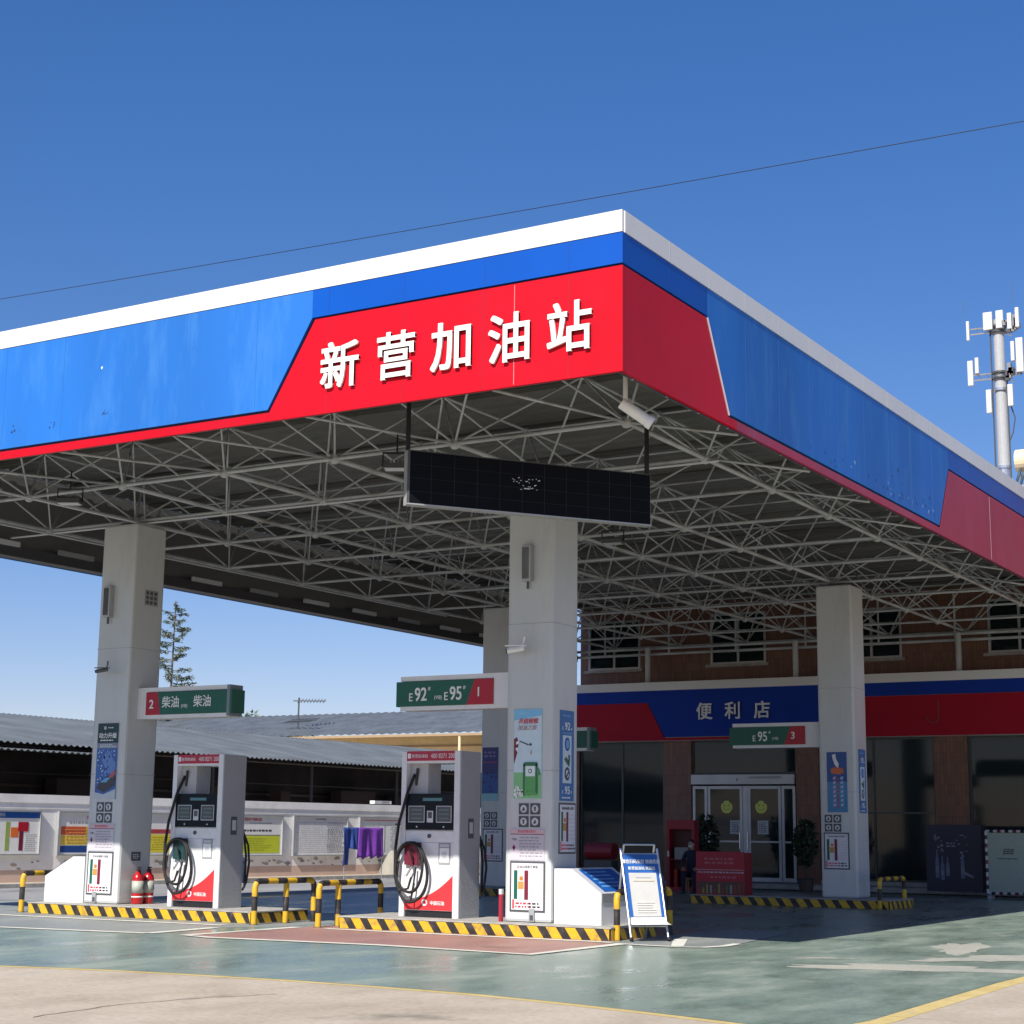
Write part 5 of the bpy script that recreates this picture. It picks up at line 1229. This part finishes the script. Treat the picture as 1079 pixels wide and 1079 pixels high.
# TV aerial
t = empty('tv_aerial', (-58.7, 70, 7.4), 0, 'thin television aerial above the far roofs', 'aerial')
m = MB(); m.tube((0, 0, -1), (0, 0, 2.2), .05, DGREY, 6); m.build('mast', t)
m = MB()
for z, a0 in ((2.0, .5), (.75, -.2)):
    d = Vector((math.cos(a0), math.sin(a0), 0)); c = Vector((0, 0, z)); m.tube(c-d*(1.0 if z < 1 else .35), c+d*1.7, .04, DGREY, 5)
    for k in range(9):
        p = c+d*(-.9+.3*k) if z < 1 else c+d*(.0+.2*k); nrm = Vector((-d.y, d.x, 0)); 
        m.tube(p-nrm*.45+Vector((0, 0, -.15)), p+nrm*.45+Vector((0, 0, .15)), .025, DGREY, 4)
m.build('elements', t)

# trees
BARK = pmat('bark', (.1, .08, .06), .9, var=.2)
CL = [flat((.075, .115, .085), .7), flat((.1, .14, .1), .7), flat((.055, .085, .065), .7), flat((.19, .22, .16), .7)]
t = empty('sparse_conifer', (-75.0, 76, 0), 0, 'tall thin sparse conifer behind the front left pillar', 'tree')
m = MB(); m.tube((0, 0, 0), (.2, 0, 17.4), .17, BARK, 8, r2=.03); m.build('trunk', t)
rnd = random.Random(21); br = MB(); cr = MB()
for k in range(84):
    z = 6+11.2*(k/84); L = min(1.75, .35+(17.6-z)*.5)*rnd.uniform(.5, 1.2); a_ = rnd.uniform(0, 2*PI)
    p = Vector((.2*z/17.4, 0, z)); d = Vector((math.cos(a_), math.sin(a_), rnd.uniform(-.05, .3))); q = p+d*L*.6+Vector((0, 0, -.05)); e = q+Vector((d.x, d.y, .25))*L*.45
    br.path([p, q, e], .03, BARK, 4)
    for j in range(int(60*L/2+16)):
        s_ = rnd.uniform(.25, 1); c = p+(e-p)*s_+Vector((rnd.uniform(-.16, .16), rnd.uniform(-.16, .16), rnd.uniform(-.16, .06)-.05*L*math.sin(s_*PI))); dd = Vector((rnd.uniform(-1, 1), rnd.uniform(-1, 1), rnd.uniform(-.6, .5))).normalized(); aa = dd.orthogonal().normalized(); sz = rnd.uniform(.12, .3)
        cr.add([c-aa*sz*.2, c+dd*sz, c+aa*sz*.2], [(0, 1, 2)], rnd.choice(CL))
br.build('branches', t); cr.build('crown', t)
def bushy(x, y, h, w, label, seed, mats):
    rnd = random.Random(seed); t = empty('distant_tree', (x, y, 0), 0, label, 'tree', 'far trees behind the roofs')
    m = MB(); m.tube((0, 0, 0), (0, 0, h*.7), .25, BARK, 7, r2=.08)
    for k in range(6): a_ = k*1.05; m.tube((0, 0, h*.4), (w*.5*math.cos(a_), w*.5*math.sin(a_), h*.75), .09, BARK, 5, r2=.03)
    m.build('trunk', t); m = MB()
    for k in range(16):
        a_ = rnd.uniform(0, 2*PI); r_ = w*.75*math.sqrt(rnd.random()); zc = h*rnd.uniform(.5, .92); leaf_cloud(m, (r_*math.cos(a_), r_*math.sin(a_), zc), w*.3, w*.3, h*.1, 190, .3, mats, rnd)
    m.build('crown', t)
bushy(-74, 84, 10.3, 3.2, 'pale green crown just above the shed roof, right of the front left pillar', 3, CL)
bushy(-70, 82, 9.0, 3.0, 'low bushy crown above the roof beneath the diesel arm sign', 4, CL)
bushy(-107, 84, 12.5, 4.6, 'hazy tree at the far left edge above the shed roof', 8, [flat((.24, .28, .28), .8), flat((.28, .32, .3), .8)])  # pale grey leaf colours put the distance haze into the crown

# ------------------------------------------------------------------ telecom mast
t = empty('telecom_mast', (-15.5, 75, 0), 0, 'tall grey tubular telecom mast with antenna panels behind the canopy', 'mast')
m = MB(); m.tube((0, 0, 0), (0, 0, 21), .45, M_steel, 18, r2=.36); m.tube((0, 0, 21), (0, 0, 29.2), .33, flat((.38, .39, .4)), 18, r2=.28); m.lathe([(.42, 20.9), (.42, 21.05)], 0, 0, M_steel, 18); m.lathe([(.4, 25.2), (.4, 25.35)], 0, 0, M_steel, 18); m.build('pole', t, smooth=False)
m = MB(); m.tube((-.42, -.1, 5), (-.42, -.1, 29), .05, DGREY, 6); m.tube((.4, -.2, 5), (.4, -.2, 26), .045, DGREY, 6)
m.path([(.45, -.2, 24.6), (.75, -.2, 23.6), (.6, -.2, 22.8), (.42, -.2, 22.4)], .04, DGREY, 6); m.build('cable_run', t)
for zc in (26.1, 28.7):
    m = MB()
    for dx, dy in ((-1.45, -.3), (1.2, -.6), (.5, .9)):
        m.tube((0, 0, zc-.15), (dx, dy, zc-.2), .045, M_steel, 6); m.tube((0, 0, zc+.15), (dx, dy, zc+.1), .045, M_steel, 6)
        for q in (.3, .6): m.tube((dx*q, dy*q, zc-.18), (dx*(q+.2), dy*(q+.2), zc+.14), .025, DGREY, 5)
    m.lathe([(.45, zc-.22), (.45, zc-.12)], 0, 0, DGREY, 16); m.lathe([(.43, zc+.08), (.43, zc+.18)], 0, 0, DGREY, 16); m.build('mount_arm', t)
PAN = flat((.55, .56, .56))
for (x, y, z, h, w) in ((-1.5, -.35, 26.3, 1.4, .3), (-1.15, -.3, 26.7, .9, .2), (1.25, -.65, 26.9, 1.9, .38), (.85, -.5, 27.2, 1.1, .2), (-.55, -.4, 24.6, 1.3, .28), (.62, -.45, 24.8, 1.2, .28), (-1.55, -.35, 28.7, 1.1, .16), (-.45, -.35, 29.1, 1.0, .5), (.2, -.4, 29.1, 1.0, .4), (.75, -.5, 28.9, .9, .24), (1.2, -.65, 29.0, 1.1, .2)):
    m = MB(); m.box(x-w/2, x+w/2, y-.12, y+.08, z-h/2, z+h/2, PAN); m.box(x-.05, x+.05, y+.08, y+.2, z-h*.3, z+h*.3, DGREY); m.build('antenna_panel', t, bevel=.03)
m = MB()
rnd = random.Random(2)
for zc in (26.1, 28.6):
    for k in range(9): x = rnd.uniform(.3, 1.2); m.box(x-.1, x+.1, -.6, -.35, zc-.5+rnd.random()*.8, zc-.25+rnd.random()*.9, flat(rnd.choice([(.06, .06, .07), (.2, .2, .2)])))
m.build('radio_units', t)
m = MB(); m.tube((1.0, -.6, 29.9), (1.0, -.6, 31.0), .015, DGREY, 4); m.tube((-1.8, -.35, 29.7), (-1.8, -.35, 30.5), .015, DGREY, 4); m.build('lightning_rod', t)

# overhead wire
A = Vector((-62.5, 20, 18.3)); Bv = Vector((30.2, 20, 15.6)); pts = []
A = Vector((-31.6-30.9, 20, 17.34+.87)); Bv = Vector((-.72+30.9, 20, 16.48-.87))
for k in range(49):
    q = k/48; p = A+(Bv-A)*q; p.z -= .55*(4*q*(1-q))-.49; pts.append(p)
wire('overhead_cable', pts, .009, BLACK, 'single thin black cable crossing the sky above the canopy', 'cable')
for P_, l in ((A, 'timber pole holding the left end of the overhead cable'), (Bv, 'timber pole holding the right end of the overhead cable')):
    t = empty('utility_pole', (P_.x, P_.y, 0), 0, l, 'utility pole'); m = MB(); m.tube((0, 0, 0), (0, 0, P_.z+.8), .17, BARK, 10, r2=.12); m.build('pole', t)
    m = MB(); m.box(-.06, .06, -.7, .7, P_.z-.05+.35, P_.z+.07+.35, BARK); m.build('crossarm', t)
    m = MB(); m.tube((0, 0, P_.z+.3), (0, 0, P_.z+.5), .05, LGREY, 8); m.build('insulator', t)

# settle everything that stands on the forecourt at its surveyed level
LOW = ('ground', 'yellow_edge', 'green_fore', 'yard_road', 'grey_', 'red_island', 'white_line', 'wall_footway', 'footway_kerb', 'pump_island', 'canopy_pillar', 'fuel_dispenser', 'sloped_cabinet', 'marker_post', 'fire_ext', 'pipe_guard', 'notice_stand', 'promotion_stand', 'potted_plant', 'person', 'stool', 'fire_cabinet', 'red_drum', 'site_board', 'display_stand', 'yard_wall', 'clothes_rack', 'waste_bin', 'draped_cover', 'socket')
for o in COL.objects:
    if o.parent is None and o.name.startswith(LOW): o.location.z -= .035

# ------------------------------------------------------------------ light
sun_dir = Vector((.13, -1.08, 1.0)).normalized()      # towards the sun
elev = math.asin(sun_dir.z)
az = math.atan2(sun_dir.x, sun_dir.y)                   # clockwise from +Y
w = bpy.data.worlds.new('World'); SC.world = w; w.use_nodes = True
nt = w.node_tree; bg = nt.nodes['Background']
sky = nt.nodes.new('ShaderNodeTexSky'); sky.sky_type = 'NISHITA'; sky.sun_disc = False
sky.sun_elevation = elev; sky.sun_rotation = az
sky.altitude = 300; sky.air_density = 1.0; sky.dust_density = .4; sky.ozone_density = 3.0
gm = nt.nodes.new('ShaderNodeGamma'); gm.inputs['Gamma'].default_value = .75
tn_ = nt.nodes.new('ShaderNodeMix'); tn_.data_type = 'RGBA'; tn_.blend_type = 'MULTIPLY'; tn_.inputs[0].default_value = 1; tn_.inputs[7].default_value = (1.08, 1.0, 1.12, 1)
nt.links.new(sky.outputs['Color'], gm.inputs['Color']); nt.links.new(gm.outputs['Color'], tn_.inputs[6]); hs = nt.nodes.new('ShaderNodeHueSaturation'); hs.inputs['Saturation'].default_value = 1.48; nt.links.new(tn_.outputs[2], hs.inputs['Color']); nt.links.new(hs.outputs['Color'], bg.inputs['Color']); bg.inputs['Strength'].default_value = .118
sd = bpy.data.lights.new('sun', 'SUN'); sd.energy = 4.8; sd.angle = R(.5); sd.color = (1, .95, .87)
so = bpy.data.objects.new('sun', sd); COL.objects.link(so); so.rotation_euler = sun_dir.to_track_quat('Z', 'Y').to_euler()
so.location = (0, -30, 40)

# ------------------------------------------------------------------ camera
cd = bpy.data.cameras.new('camera'); cam = bpy.data.objects.new('camera', cd); COL.objects.link(cam); SC.camera = cam
fw = Vector((-0.50562691, 0.84263719, 0.18521335)); rt = Vector((0.85853309, 0.51262822, 0.01154253)); up = Vector((0.08521943, -0.164848, 0.98263054))
M = Matrix((rt, up, -fw)).transposed().to_4x4(); M.translation = Vector((7.320, -14.285, 1.6)); cam.matrix_world = M
cd.sensor_width = 36; cd.lens = 36*1775.5/1079; cd.clip_end = 3000; cd.clip_start = .1
SC.view_settings.view_transform = 'Standard'; SC.view_settings.look = 'None'; SC.view_settings.gamma = 1; SC.view_settings.exposure = .5
SC.render.resolution_x = 1024; SC.render.resolution_y = 1024
